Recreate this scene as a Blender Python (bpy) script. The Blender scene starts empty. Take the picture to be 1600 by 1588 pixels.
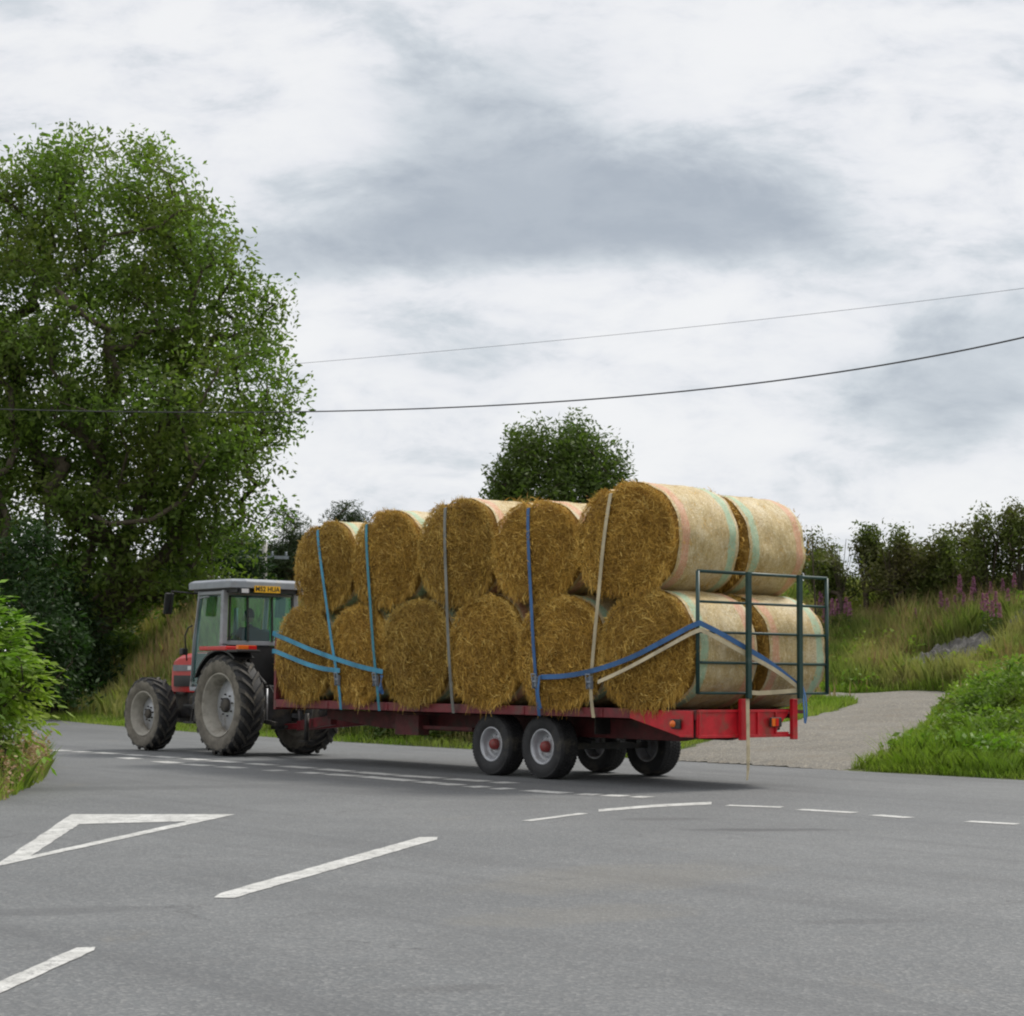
import bpy, bmesh, math, random
import numpy as np
from mathutils import Vector, Matrix, noise
sc = bpy.context.scene
C = sc.collection
R = math.radians
# ------------------------------------------------------------------ camera
F_PX, PITCH, ROLL, EYE = 2990.0, R(5.1), R(0.5), 1.35
cam = bpy.data.cameras.new('camera'); camo = bpy.data.objects.new('camera', cam); C.objects.link(camo)
cam.sensor_width = 36; cam.lens = 36 * F_PX / 1600; cam.clip_start = .1; cam.clip_end = 6000
camo.location = (0, 0, EYE)
camo.rotation_euler = (Matrix.Rotation(R(90) + PITCH, 4, 'X') @ Matrix.Rotation(ROLL, 4, 'Z')).to_euler()
sc.camera = camo
def ray(px, py):                       # a photograph pixel as a direction with y = 1
    x, y = px - 800, py - 794
    cr, sr = math.cos(ROLL), math.sin(ROLL)
    x, y = x * cr + y * sr, -x * sr + y * cr
    x /= F_PX; y /= F_PX
    c, s = math.cos(PITCH), math.sin(PITCH)
    d = (x, c + y * s, s - y * c)
    return d[0] / d[1], d[2] / d[1]
def at(px, py, Y): a, e = ray(px, py); return Vector((a * Y, Y, EYE + e * Y))
def G(px, py, z=0.0): a, e = ray(px, py); Y = (z - EYE) / e; return Vector((a * Y, Y, z))
# ------------------------------------------------------------------ light
SUN_AZ, SUN_EL = 55, 50                # degrees right of the view direction, height
sun = bpy.data.lights.new('sun', 'SUN'); suno = bpy.data.objects.new('sun', sun); C.objects.link(suno)
sun.energy = 3.0; sun.angle = R(10); sun.color = (1, .95, .87)
sd = Vector((math.sin(R(SUN_AZ)) * math.cos(R(SUN_EL)), math.cos(R(SUN_AZ)) * math.cos(R(SUN_EL)), math.sin(R(SUN_EL))))
suno.rotation_euler = sd.to_track_quat('Z', 'Y').to_euler()
world = bpy.data.worlds.new('World'); sc.world = world; world.use_nodes = True
wn, wl = world.node_tree.nodes, world.node_tree.links
class NT:                               # tiny node helper
    def __init__(s, nt): s.n, s.l = nt.nodes, nt.links
    def put(s, inp, v):
        if isinstance(v, bpy.types.NodeSocket): s.l.new(v, inp)
        elif v is not None:
            try: inp.default_value = v
            except Exception: inp.default_value = (v, v, v, 1) if len(inp.default_value) == 4 else (v, v, v)
    def math(s, op, a, b=None, c=None, clamp=False):
        n = s.n.new('ShaderNodeMath'); n.operation = op; n.use_clamp = clamp
        s.put(n.inputs[0], a)
        if b is not None: s.put(n.inputs[1], b)
        if c is not None: s.put(n.inputs[2], c)
        return n.outputs[0]
    def vmath(s, op, a, b=None):
        n = s.n.new('ShaderNodeVectorMath'); n.operation = op; s.put(n.inputs[0], a)
        if b is not None: s.put(n.inputs[1], b)
        return n.outputs[0]
    def noise(s, vec, scale, detail=4, rough=.55, dist=0.0, out=0):
        n = s.n.new('ShaderNodeTexNoise'); s.put(n.inputs['Vector'], vec); n.inputs['Scale'].default_value = scale
        n.inputs['Detail'].default_value = detail; n.inputs['Roughness'].default_value = rough; n.inputs['Distortion'].default_value = dist
        return n.outputs[out]
    def map(s, v, a, b, c=0.0, d=1.0, smooth=True):
        n = s.n.new('ShaderNodeMapRange'); s.put(n.inputs[0], v)
        for i, q in enumerate((a, b, c, d)): n.inputs[i + 1].default_value = q
        if smooth: n.interpolation_type = 'SMOOTHSTEP'
        return n.outputs[0]
    def mix(s, f, a, b, mode='MIX'):
        n = s.n.new('ShaderNodeMix'); n.data_type = 'RGBA'; n.blend_type = mode
        s.put(n.inputs[0], f); s.put(n.inputs[6], a if not isinstance(a, tuple) else (*a[:3], 1)); s.put(n.inputs[7], b if not isinstance(b, tuple) else (*b[:3], 1))
        return n.outputs[2]
    def sep(s, v):
        n = s.n.new('ShaderNodeSeparateXYZ'); s.put(n.inputs[0], v); return n.outputs
    def comb(s, x, y, z):
        n = s.n.new('ShaderNodeCombineXYZ')
        for i, q in enumerate((x, y, z)): s.put(n.inputs[i], q)
        return n.outputs[0]
    def bump(s, h, strength, dist=.01):
        n = s.n.new('ShaderNodeBump'); s.put(n.inputs['Height'], h); n.inputs['Strength'].default_value = strength; n.inputs['Distance'].default_value = dist
        return n.outputs[0]
    def attr(s, name, out='Fac'):
        n = s.n.new('ShaderNodeAttribute'); n.attribute_name = name; return n.outputs[out]
    def scale3(s, v, sc3): return s.vmath('MULTIPLY', v, sc3)
def build_world():
    t = NT(world.node_tree)
    bg = wn['Background']; bg.inputs[1].default_value = .1
    sky = wn.new('ShaderNodeTexSky'); sky.sky_type = 'NISHITA'; sky.sun_disc = False
    sky.sun_elevation = R(SUN_EL); sky.sun_rotation = R(SUN_AZ)
    tc = wn.new('ShaderNodeTexCoord'); d = tc.outputs['Generated']
    x, y, z = t.sep(d)[:3]
    ya = t.math('MAXIMUM', t.math('ABSOLUTE', y), .35)
    a0 = t.math('DIVIDE', x, ya); e0 = t.math('DIVIDE', z, ya)
    v0 = t.comb(a0, t.math('MULTIPLY', e0, 1.7), t.math('MULTIPLY', y, .5))
    w1 = t.noise(v0, 8, 5, .5); w2 = t.noise(v0, 10.5, 6, .6, out=0)
    # cloud banks: (px, py, half width, half height, weight) of where the grey bases hang
    w2 = t.noise(t.vmath('ADD', v0, (3.1, 7.7, 1.3)), 8, 5, .5)
    aw = t.math('ADD', a0, t.math('MULTIPLY', t.math('SUBTRACT', w1, .5), .07))
    ew = t.math('ADD', e0, t.math('MULTIPLY', t.math('SUBTRACT', w2, .5), .06))
    tot = None
    for (px, py, hw, hh, wt) in ((790, 230, 200, 165, .85), (930, 330, 340, 95, .8), (1120, 375, 270, 70, .7), (560, 400, 260, 62, .75), (1510, 600, 230, 95, 1.0),
                                 (1570, 470, 150, 70, .55), (690, 570, 150, 55, .45), (1210, 270, 170, 90, .28), (440, 330, 150, 90, .3), (520, 700, 160, 45, .25),
                                 (560, 150, 200, 40, .12), (80, 200, 180, 90, .15), (1220, 730, 120, 25, .2), (1480, 200, 160, 50, .12)):
        ca, ce = ray(px, py)
        da = t.math('DIVIDE', t.math('SUBTRACT', aw, ca), hw / F_PX)
        de = t.math('DIVIDE', t.math('SUBTRACT', ew, ce), hh / F_PX)
        r2 = t.math('ADD', t.math('MULTIPLY', da, da), t.math('MULTIPLY', de, de))
        g = t.math('MULTIPLY', t.math('EXPONENT', t.math('MULTIPLY', t.math('POWER', r2, 1.3), -.75)), wt)
        tot = g if tot is None else t.math('ADD', tot, g)
    front = t.map(y, .2, .6)
    tot = t.math('MULTIPLY', t.math('MULTIPLY', tot, 1.0), front)
    n3 = t.noise(t.scale3(v0, (1, 1.25, 1)), 13, 8, .60, .3); n4 = t.noise(v0, 5, 3, .5); n5 = t.noise(t.scale3(v0, (1, 1.4, 1)), 34, 7, .62, .4)
    q = t.math('ADD', t.math('MULTIPLY', t.math('SUBTRACT', n3, .5), 1.15), t.math('MULTIPLY', t.math('SUBTRACT', n5, .5), .30))
    big = t.map(t.math('ADD', t.math('MULTIPLY', tot, .95), q), -.25, 1.35)                       # the large grey bases with broken edges
    small = t.map(t.math('ADD', q, t.math('MULTIPLY', n4, .5)), .14, .60)  # thin shading between the puffs
    tot = t.math('ADD', t.math('MULTIPLY', big, .92), t.math('MULTIPLY', small, t.math('SUBTRACT', .40, t.math('MULTIPLY', big, .25))), clamp=True)
    cr = wn.new('ShaderNodeValToRGB'); t.put(cr.inputs[0], tot)
    E = cr.color_ramp.elements
    E[0].position = 0; E[0].color = (9.2, 9.25, 9.35, 1)
    E[1].position = 1.0; E[1].color = (4.3, 4.78, 5.4, 1)
    e = E.new(.25); e.color = (8.3, 8.45, 8.8, 1)
    e = E.new(.55); e.color = (6.5, 6.95, 7.4, 1)
    up = t.map(z, .38, .95, 1.0, SKY_TOP)
    cl = t.vmath('MULTIPLY', cr.outputs[0], t.comb(up, up, up))
    m = t.mix(.94, sky.outputs[0], cl)
    wl.new(m, bg.inputs[0])
SKY_TOP = 1.35
build_world()
sc.view_settings.view_transform = 'Standard'; sc.view_settings.look = 'None'; sc.view_settings.exposure = 0.0; sc.view_settings.gamma = 1
sc.cycles.max_bounces = 8; sc.cycles.transparent_max_bounces = 8
sc.cycles.filter_width = 2.1
# ------------------------------------------------------------------ helpers
rng = np.random.default_rng(7); random.seed(7)
def tag(o, label=None, cat=None, group=None, kind=None):
    for k, v in (('label', label), ('category', cat), ('group', group), ('kind', kind)):
        if v: o[k] = v
    return o
def empty(name, loc, rz=0, label=None, cat=None, group=None):
    o = bpy.data.objects.new(name, None); C.objects.link(o); o.location = loc; o.rotation_euler = (0, 0, rz); o.empty_display_size = .3
    return tag(o, label, cat, group)
def link(name, me, mats=None, parent=None, loc=None, rot=None):
    o = bpy.data.objects.new(name, me); C.objects.link(o)
    for m in (mats or []): me.materials.append(m)
    if parent: o.parent = parent
    if loc is not None: o.location = loc
    if rot is not None: o.rotation_euler = rot
    return o
def npmesh(name, V, Fc, mi=None, smooth=None, tint=None, uv=None):
    """V (n,3), Fc (m,k) of equal-size faces or list of such arrays"""
    Fs = Fc if isinstance(Fc, list) else [Fc]
    me = bpy.data.meshes.new(name)
    V = np.ascontiguousarray(V, dtype=np.float32)
    me.vertices.add(len(V)); me.vertices.foreach_set('co', V.ravel())
    idx = np.concatenate([f.ravel() for f in Fs]).astype(np.int32)
    tot = np.concatenate([np.full(len(f), f.shape[1]) for f in Fs]).astype(np.int32)
    st = np.concatenate([[0], np.cumsum(tot)[:-1]]).astype(np.int32)
    me.loops.add(len(idx)); me.loops.foreach_set('vertex_index', idx)
    me.polygons.add(len(tot)); me.polygons.foreach_set('loop_start', st); me.polygons.foreach_set('loop_total', tot)
    if mi is not None: me.polygons.foreach_set('material_index', np.asarray(mi, dtype=np.int32))
    me.update(calc_edges=True)
    if smooth is not None:
        me.polygons.foreach_set('use_smooth', np.broadcast_to(np.asarray(smooth, dtype=bool), (len(tot),)).copy())
    if tint is not None:
        a = me.attributes.new('tint', 'FLOAT', 'FACE'); a.data.foreach_set('value', np.asarray(tint, dtype=np.float32))
    if uv is not None:
        u = me.uv_layers.new(name='uv'); u.data.foreach_set('uv', np.asarray(uv, dtype=np.float32)[idx].ravel())
    me.validate()
    return me
class MB:
    def __init__(s): s.v, s.f, s.m, s.s = [], [], [], []
    def add(s, vs, fs, m=0, sm=False):
        b = len(s.v); s.v += [tuple(v) for v in vs]
        for f in fs: s.f.append(tuple(b + i for i in f)); s.m.append(m); s.s.append(sm)
        return s
    def box(s, a, b, m=0):
        (x0, y0, z0), (x1, y1, z1) = [min(p, q) for p, q in zip(a, b)], [max(p, q) for p, q in zip(a, b)]
        return s.add([(x0,y0,z0),(x1,y0,z0),(x1,y1,z0),(x0,y1,z0),(x0,y0,z1),(x1,y0,z1),(x1,y1,z1),(x0,y1,z1)],
              [(0,3,2,1),(4,5,6,7),(0,1,5,4),(1,2,6,5),(2,3,7,6),(3,0,4,7)], m)
    def prism(s, pts, axis, a, b, m=0, pts2=None):
        """polygon pts in the two other axes, swept along axis from a to b"""
        def P(p, w): q = list(p); q.insert(axis, w); return q
        n = len(pts); p2 = pts2 or pts
        vs = [P(p, a) for p in pts] + [P(p, b) for p in p2]
        return s.add(vs, [tuple(range(n))[::-1], tuple(range(n, 2*n))] + [(i, (i+1) % n, n + (i+1) % n, n + i) for i in range(n)], m)
    def bar(s, p, q, w, h=None, m=0, up=(0, 0, 1)):
        p, q = Vector(p), Vector(q); h = h or w; d = (q - p).normalized(); u = Vector(up)
        if abs(d.dot(u)) > .95: u = Vector((1, 0, 0))
        x = d.cross(u).normalized(); y = x.cross(d).normalized()
        vs = [e + x * (sx * w / 2) + y * (sy * h / 2) for e in (p, q) for sx, sy in ((-1,-1),(1,-1),(1,1),(-1,1))]
        return s.add(vs, [(0,3,2,1),(4,5,6,7),(0,1,5,4),(1,2,6,5),(2,3,7,6),(3,0,4,7)], m)
    def tube(s, pts, r, n=10, m=0, cap=True):
        pts = [Vector(p) for p in pts]; rs = r if isinstance(r, (list, tuple)) else [r] * len(pts)
        vs = []; ref = None
        for i, p in enumerate(pts):
            d = (pts[min(i+1, len(pts)-1)] - pts[max(i-1, 0)]).normalized()
            if ref is None: ref = Vector((0, 0, 1)) if abs(d.z) < .9 else Vector((1, 0, 0))
            x = d.cross(ref).normalized(); y = x.cross(d).normalized(); ref = y
            vs += [p + (x * math.cos(2*math.pi*k/n) + y * math.sin(2*math.pi*k/n)) * rs[i] for k in range(n)]
        fs = [(i*n+k, i*n+(k+1) % n, (i+1)*n+(k+1) % n, (i+1)*n+k) for i in range(len(pts)-1) for k in range(n)]
        if cap: fs += [tuple(range(n))[::-1], tuple(range((len(pts)-1)*n, len(pts)*n))]
        b = len(s.f); s.add(vs, fs, m, True); return s
    def lathe(s, prof, n=48, m=0, c=(0, 0, 0), ms=None, sm=True):
        """prof = [(r, y)], axis along y through c"""
        vs = [(c[0] + r*math.cos(2*math.pi*k/n), c[1] + y, c[2] + r*math.sin(2*math.pi*k/n)) for r, y in prof for k in range(n)]
        for i in range(len(prof)-1):
            pass
        b = len(s.v); s.v += vs
        for i in range(len(prof)-1):
            for k in range(n):
                s.f.append((b+i*n+k, b+(i+1)*n+k, b+(i+1)*n+(k+1) % n, b+i*n+(k+1) % n)); s.m.append(ms[i] if ms else m); s.s.append(sm)
        return s
    def build(s, name, mats, parent=None, loc=None, rot=None, bevel=0, fix=False):
        me = bpy.data.meshes.new(name); me.from_pydata(s.v, [], s.f)
        me.polygons.foreach_set('material_index', s.m); me.polygons.foreach_set('use_smooth', s.s); me.update()
        bm = bmesh.new(); bm.from_mesh(me); bmesh.ops.recalc_face_normals(bm, faces=bm.faces); bm.to_mesh(me); bm.free()
        o = link(name, me, mats if isinstance(mats, (list, tuple)) else [mats], parent, loc, rot)
        if bevel:
            b = o.modifiers.new('bevel', 'BEVEL'); b.width = bevel; b.segments = 2; b.limit_method = 'ANGLE'; b.angle_limit = R(40)
        return o
# ------------------------------------------------------------------ materials
def newmat(name):
    m = bpy.data.materials.new(name); m.use_nodes = True; t = NT(m.node_tree); b = m.node_tree.nodes['Principled BSDF']
    return m, t, b
def mat(name, col, rough=.6, metal=0.0, var=.12, vscale=6.0, dirt=None, dirt_amt=.0, bump=0.0, spec=.5, coord='Object', coat=0.0):
    m, t, b = newmat(name)
    tc = t.n.new('ShaderNodeTexCoord').outputs[coord]
    n = t.noise(tc, vscale, 5, .6)
    c = t.mix(t.map(n, .3, .7), tuple(q * (1 - var) for q in col), tuple(min(1, q * (1 + var)) for q in col))
    if dirt is not None:
        n2 = t.noise(tc, vscale * .6, 7, .68)
        c = t.mix(t.map(n2, .62 - dirt_amt * .4, .75 - dirt_amt * .3, 0, min(1, .5 + dirt_amt * .6)), c, dirt)
    t.put(b.inputs['Base Color'], c); b.inputs['Roughness'].default_value = rough; b.inputs['Metallic'].default_value = metal
    b.inputs['Specular IOR Level'].default_value = spec; b.inputs['Coat Weight'].default_value = coat
    if bump: t.put(b.inputs['Normal'], t.bump(t.noise(tc, vscale * 8, 4, .6), bump, .01))
    return m
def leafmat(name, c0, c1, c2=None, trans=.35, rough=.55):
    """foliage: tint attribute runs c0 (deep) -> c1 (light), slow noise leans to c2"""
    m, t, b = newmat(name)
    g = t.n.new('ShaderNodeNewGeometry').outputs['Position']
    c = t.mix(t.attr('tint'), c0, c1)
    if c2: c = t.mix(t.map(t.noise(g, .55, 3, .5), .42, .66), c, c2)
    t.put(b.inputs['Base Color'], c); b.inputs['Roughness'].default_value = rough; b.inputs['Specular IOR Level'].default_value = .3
    tr = t.n.new('ShaderNodeBsdfTranslucent'); t.put(tr.inputs[0], t.mix(1.0, c, (1.0, 1.25, .55), 'MULTIPLY'))
    mx = t.n.new('ShaderNodeMixShader'); mx.inputs[0].default_value = trans
    t.l.new(b.outputs[0], mx.inputs[1]); t.l.new(tr.outputs[0], mx.inputs[2])
    t.l.new(mx.outputs[0], t.n['Material Output'].inputs[0])
    return m
M = {}
SPOTS = []
for (px_, py_, rx_, ry_, rt_, cl_, am_) in ((1200, 1297, .95, .22, .12, (.035, .035, .038), .6), (1040, 1280, .6, .25, .2, (.05, .05, .053), .45), (980, 1370, 1.6, .8, .8, (.15, .135, .105), .28), (900, 1430, .9, .5, .6, (.15, .135, .105), .25),
        (1340, 1440, .45, .14, .2, (.05, .05, .053), .4), (700, 1545, .35, .12, .3, (.06, .06, .062), .4), (60, 1425, .9, .22, .35, (.06, .062, .066), .45), (170, 1232, 3.2, .5, .45, (.06, .063, .067), .4), (620, 1240, 3.0, .6, -.5, (.075, .078, .083), .35)):
    g_ = G(px_, py_); SPOTS.append((g_.x, g_.y, rx_, ry_, rt_, cl_, am_))
def asphalt():
    m, t, b = newmat('asphalt')
    g = t.n.new('ShaderNodeNewGeometry').outputs['Position']
    big = t.noise(g, .35, 5, .6); mid = t.noise(g, 2.2, 5, .6); fine = t.noise(g, 60, 3, .7)
    c = t.mix(t.map(big, .35, .65), (.092, .099, .104), (.118, .125, .129))
    c = t.mix(t.map(mid, .35, .7, 0, .45), c, (.082, .086, .089))
    # chippings
    vo = t.n.new('ShaderNodeTexVoronoi'); vo.inputs['Scale'].default_value = 55; t.put(vo.inputs['Vector'], g)
    sp = t.n.new('ShaderNodeSeparateColor'); t.l.new(vo.outputs['Color'], sp.inputs[0])
    c = t.mix(t.map(sp.outputs[0], .0, 1, .03, .34), c, t.mix(sp.outputs[1], (.07, .072, .075), (.36, .355, .34)))
    # brown mud drag and dark patches
    gm = t.scale3(g, (1.0, .45, 1)); mud = t.noise(gm, .8, 6, .7)
    c = t.mix(t.map(mud, .60, .78, 0, .42), c, (.165, .145, .11))
    # long wheel tracks along the main road, in road axes
    cc, ss = -.62, .785
    x, y, z = t.sep(g)[:3]
    tt = t.math('ADD', t.math('MULTIPLY', x, cc), t.math('MULTIPLY', y, ss))
    ps = t.math('ADD', t.math('MULTIPLY', x, ss), t.math('MULTIPLY', y, -cc))
    v = t.comb(t.math('MULTIPLY', tt, .10), t.math('MULTIPLY', ps, 1.3), 0)
    tr = t.noise(v, 1.0, 4, .6)
    c = t.mix(t.map(tr, .48, .68, 0, .4), c, (.066, .068, .072))
    pa = t.noise(t.scale3(g, (.9, .7, 1)), .22, 2, .4)
    c = t.mix(t.map(pa, .52, .55, 0, .14), c, (.080, .083, .086))
    # oil and tyre scuffs, dried mud
    for (ax_, ay_, rx, ry, rot_, col_, amt) in SPOTS:
        dx = t.math('SUBTRACT', x, ax_); dy = t.math('SUBTRACT', y, ay_); ca, sa = math.cos(rot_), math.sin(rot_)
        u_ = t.math('DIVIDE', t.math('ADD', t.math('MULTIPLY', dx, ca), t.math('MULTIPLY', dy, sa)), rx)
        v_ = t.math('DIVIDE', t.math('SUBTRACT', t.math('MULTIPLY', dy, ca), t.math('MULTIPLY', dx, sa)), ry)
        r_ = t.math('ADD', t.math('MULTIPLY', u_, u_), t.math('MULTIPLY', v_, v_)); r_ = t.math('ADD', r_, t.math('MULTIPLY', t.math('SUBTRACT', mid, .5), 2.4))
        c = t.mix(t.map(r_, .1, 1.1, amt, 0), c, col_)
    # thin cracks
    wv = t.n.new('ShaderNodeTexVoronoi'); wv.feature = 'DISTANCE_TO_EDGE'; wv.inputs['Scale'].default_value = .38
    t.put(wv.inputs['Vector'], t.vmath('ADD', g, t.vmath('MULTIPLY', t.noise(g, 1.6, 5, .7, out=1), (1.1, 1.1, 0))))
    ck = t.math('MULTIPLY', t.map(wv.outputs['Distance'], .0, .006, 1, 0), t.map(big, .50, .58, 0, .55))
    c = t.mix(ck, c, (.03, .03, .032))
    t.put(b.inputs['Base Color'], c); b.inputs['Roughness'].default_value = .72; b.inputs['Specular IOR Level'].default_value = .45
    t.put(b.inputs['Normal'], t.bump(t.math('ADD', vo.outputs['Distance'], t.math('MULTIPLY', fine, .8)), .6, .006))
    return m
M['asphalt'] = asphalt()
def paint():
    m, t, b = newmat('road_paint')
    g = t.n.new('ShaderNodeNewGeometry').outputs['Position']
    w = t.noise(g, 9, 6, .75); f = t.noise(g, 70, 3, .7)
    c = t.mix(t.map(t.noise(g, 3, 4, .6), .35, .7), (.42, .42, .40), (.54, .54, .52))
    wear = t.map(t.math('ADD', t.math('MULTIPLY', w, .6), t.math('MULTIPLY', f, .4)), .49, .60, 0, .85)
    c = t.mix(wear, c, (.16, .16, .16))
    t.put(b.inputs['Base Color'], c); b.inputs['Roughness'].default_value = .7
    return m
M['paint'] = paint()
def soil(name, a, bcol, ccol, sc_=1.0, bump=.8):
    m, t, b = newmat(name)
    g = t.n.new('ShaderNodeNewGeometry').outputs['Position']
    c = t.mix(t.map(t.noise(g, .4 * sc_, 6, .65), .35, .65), a, bcol)
    c = t.mix(t.map(t.noise(g, 3.2 * sc_, 6, .7), .45, .7), c, ccol)
    t.put(b.inputs['Base Color'], c); b.inputs['Roughness'].default_value = .95; b.inputs['Specular IOR Level'].default_value = .15
    t.put(b.inputs['Normal'], t.bump(t.noise(g, 9 * sc_, 6, .7), bump, .08))
    return m
M['ground'] = soil('ground_grass', (.075, .10, .028), (.13, .14, .045), (.045, .06, .02))
def gravel():
    m, t, b = newmat('gravel')
    g = t.n.new('ShaderNodeNewGeometry').outputs['Position']
    c = t.mix(t.map(t.noise(g, .5, 5, .6), .35, .65), (.145, .138, .124), (.185, .177, .16))
    vo = t.n.new('ShaderNodeTexVoronoi'); vo.inputs['Scale'].default_value = 30; t.put(vo.inputs['Vector'], g)
    sp = t.n.new('ShaderNodeSeparateColor'); t.l.new(vo.outputs['Color'], sp.inputs[0])
    c = t.mix(t.map(sp.outputs[0], 0, 1, 0, .55), c, t.mix(sp.outputs[1], (.09, .08, .06), (.42, .38, .31)))
    c = t.mix(t.map(t.noise(g, 1.7, 5, .7), .5, .7, 0, .5), c, (.19, .16, .12))
    t.put(b.inputs['Base Color'], c); b.inputs['Roughness'].default_value = .95; b.inputs['Specular IOR Level'].default_value = .2
    t.put(b.inputs['Normal'], t.bump(vo.outputs['Distance'], .8, .02))
    return m
M['gravel'] = gravel()
M['bark'] = mat('bark', (.085, .07, .052), .95, var=.35, vscale=5, bump=.6, spec=.2)
M['twig'] = mat('twig', (.07, .055, .04), .95, var=.3, vscale=5, spec=.2)
M['ash'] = leafmat('ash_leaves', (.066, .110, .024), (.195, .275, .058), (.145, .175, .04), .5)
M['under'] = leafmat('shade_darkened_leaves', (.012, .030, .008), (.036, .075, .017), None, .3)  # occlusion below the big tree is darkened into this leaf colour
M['hedge'] = leafmat('hedge_leaves', (.05, .068, .018), (.15, .18, .042), (.11, .10, .035), .42)
M['mid'] = leafmat('mid_tree_leaves', (.045, .075, .018), (.14, .19, .042), (.08, .11, .025), .4)
M['pine'] = leafmat('pine_needles', (.022, .038, .018), (.06, .085, .032), None, .2)
M['bush'] = leafmat('bush_leaves', (.08, .16, .018), (.22, .36, .045), (.24, .31, .04), .4)
M['bramble'] = leafmat('bramble_leaves', (.06, .10, .02), (.17, .24, .05), (.22, .22, .06), .35)
M['dim'] = leafmat('roadside_leaves', (.03, .06, .014), (.09, .14, .03), (.08, .10, .025), .3)
M['weed'] = leafmat('weed_leaves', (.09, .16, .02), (.22, .32, .05), (.24, .28, .06), .4)
M['grass_short'] = leafmat('verge_grass', (.11, .18, .022), (.27, .36, .055), (.31, .34, .09), .4)
M['grass_long'] = leafmat('long_grass', (.11, .16, .03), (.33, .36, .10), (.36, .32, .13), .35)
M['grass_dry'] = leafmat('dry_grass', (.20, .16, .065), (.42, .33, .17), (.34, .22, .13), .35)
# ------------------------------------------------------------------ terrain
P0 = Vector((7.2, 26.9)); E_T = Vector((-.62, .785)); E_S = Vector((.785, .62))
def edge_s(t): return .0057 * max(0.0, t - 15) ** 2 if t < 70 else .0057 * 55 ** 2 + .627 * (t - 70)
def road_pt(t, off=0.0, z=0.0):
    s = edge_s(t) + off; p = P0 + E_T * t + E_S * s; return Vector((p.x, p.y, z))
def np_ts(x, y):
    dx, dy = x - P0.x, y - P0.y
    t = dx * E_T.x + dy * E_T.y; s = dx * E_S.x + dy * E_S.y
    es = np.where(t < 70, .0057 * np.maximum(0, t - 15) ** 2, .0057 * 55 ** 2 + .627 * (t - 70))
    return t, s - es
def ss(a, b, x): q = np.clip((x - a) / (b - a), 0, 1); return q * q * (3 - 2 * q)
def wob(x, y):
    return (np.sin(x * .9 + 1.3 * np.sin(y * .41)) * np.cos(y * .73 + 1.1 * np.sin(x * .37)) + .5 * np.sin(x * 2.1 + y * 1.7) * np.sin(y * 2.3 - x * .8))
def height(x, y):
    x = np.asarray(x, float); y = np.asarray(y, float)
    t, S = np_ts(x, y)
    w = 1 - ss(.0, .075, x / np.maximum(y, 1.0))
    right = .07 * np.clip(S, 0, 15.5) + (2.65 - .40 * ss(.15, .27, x / np.maximum(y, 1.0))) * ss(15.3, 22, S) + .10 * np.clip(S - 22, 0, 55)
    left = .10 * ss(.2, 1.5, S) + 3.0 * ss(.9, 6.0, S) + .07 * np.clip(S - 6, 0, 60)
    h = right * (1 - w) + left * w
    h = np.where(S > 0, h, 0)
    n = wob(x, y)
    rough = ss(.8, 3.5, S) * np.where((S < 15.8) & (w < .5), .25, 1.0)
    h = h + n * .16 * rough
    far = ss(250, 700, np.hypot(x, y)); h = h * (1 - far)
    # rough ground left of the junction and right of the side road
    return np.where(S <= .02, -.03, h)
def H(x, y): return float(height(x, y))
def graded(c, lo, hi, d0, grow=1.09):
    a = [c]; d = d0
    while a[-1] < hi: a.append(a[-1] + d); d = d * (grow if a[-1] > c + 45 else 1.0)
    b = [c]; d = d0
    while b[-1] > lo: b.append(b[-1] - d); d = d * (grow if b[-1] < c - 45 else 1.0)
    return np.array(b[::-1][:-1] + a)
gx = graded(0, -2500, 2500, .55); gy = graded(45, -1500, 3500, .55)
X, Y = np.meshgrid(gx, gy); Z = height(X, Y)
nx, ny = len(gx), len(gy)
I = np.arange(nx * ny).reshape(ny, nx)
F_ = np.stack([I[:-1, :-1], I[:-1, 1:], I[1:, 1:], I[1:, :-1]], -1).reshape(-1, 4)
tag(link('ground', npmesh('ground', np.stack([X, Y, Z], -1).reshape(-1, 3), F_, smooth=True), [M['ground']]), kind='structure')
def sheet(name, pts, z, m, kind='structure'):
    bm = bmesh.new(); vs = [bm.verts.new((p[0], p[1], z if z is not None else p[2])) for p in pts]
    es = [bm.edges.new((vs[i], vs[(i + 1) % len(vs)])) for i in range(len(vs))]
    bmesh.ops.triangle_fill(bm, edges=es, use_beauty=True)
    for f in bm.faces:
        if f.normal.z < 0: f.normal_flip()
    me = bpy.data.meshes.new(name); bm.to_mesh(me); bm.free()
    o = link(name, me, [m]); 
    if kind: o['kind'] = kind
    return o
far_e = [road_pt(t) for t in range(-60, 111, 3)]
# ragged edge
far_e = [p + Vector((E_S.x, E_S.y, 0)) * random.uniform(-.07, .07) for p in far_e]
near_l = [road_pt(t, -7.3) for t in range(110, 17, -4)]
left_side = [Vector(p) for p in ((-8.6, 33.5, 0), (-7.2, 29.6, 0), (-6.1, 24.5, 0), (-5.5, 20.4, 0), (-5.4, 14, 0), (-6.6, 4, 0), (-9.5, -8, 0), (-14, -30, 0))]
right_side = [Vector(p) for p in ((-4, -32, 0), (1.5, -9, 0), (4.4, 2, 0), (5.6, 9, 0), (7.4, 13, 0), (9.6, 12.2, 0))]
near_r = [road_pt(t, -7.3) for t in range(-13, -61, -4)]
sheet('road', far_e + near_l + left_side + right_side + near_r, 0.0, M['asphalt'])
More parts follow.
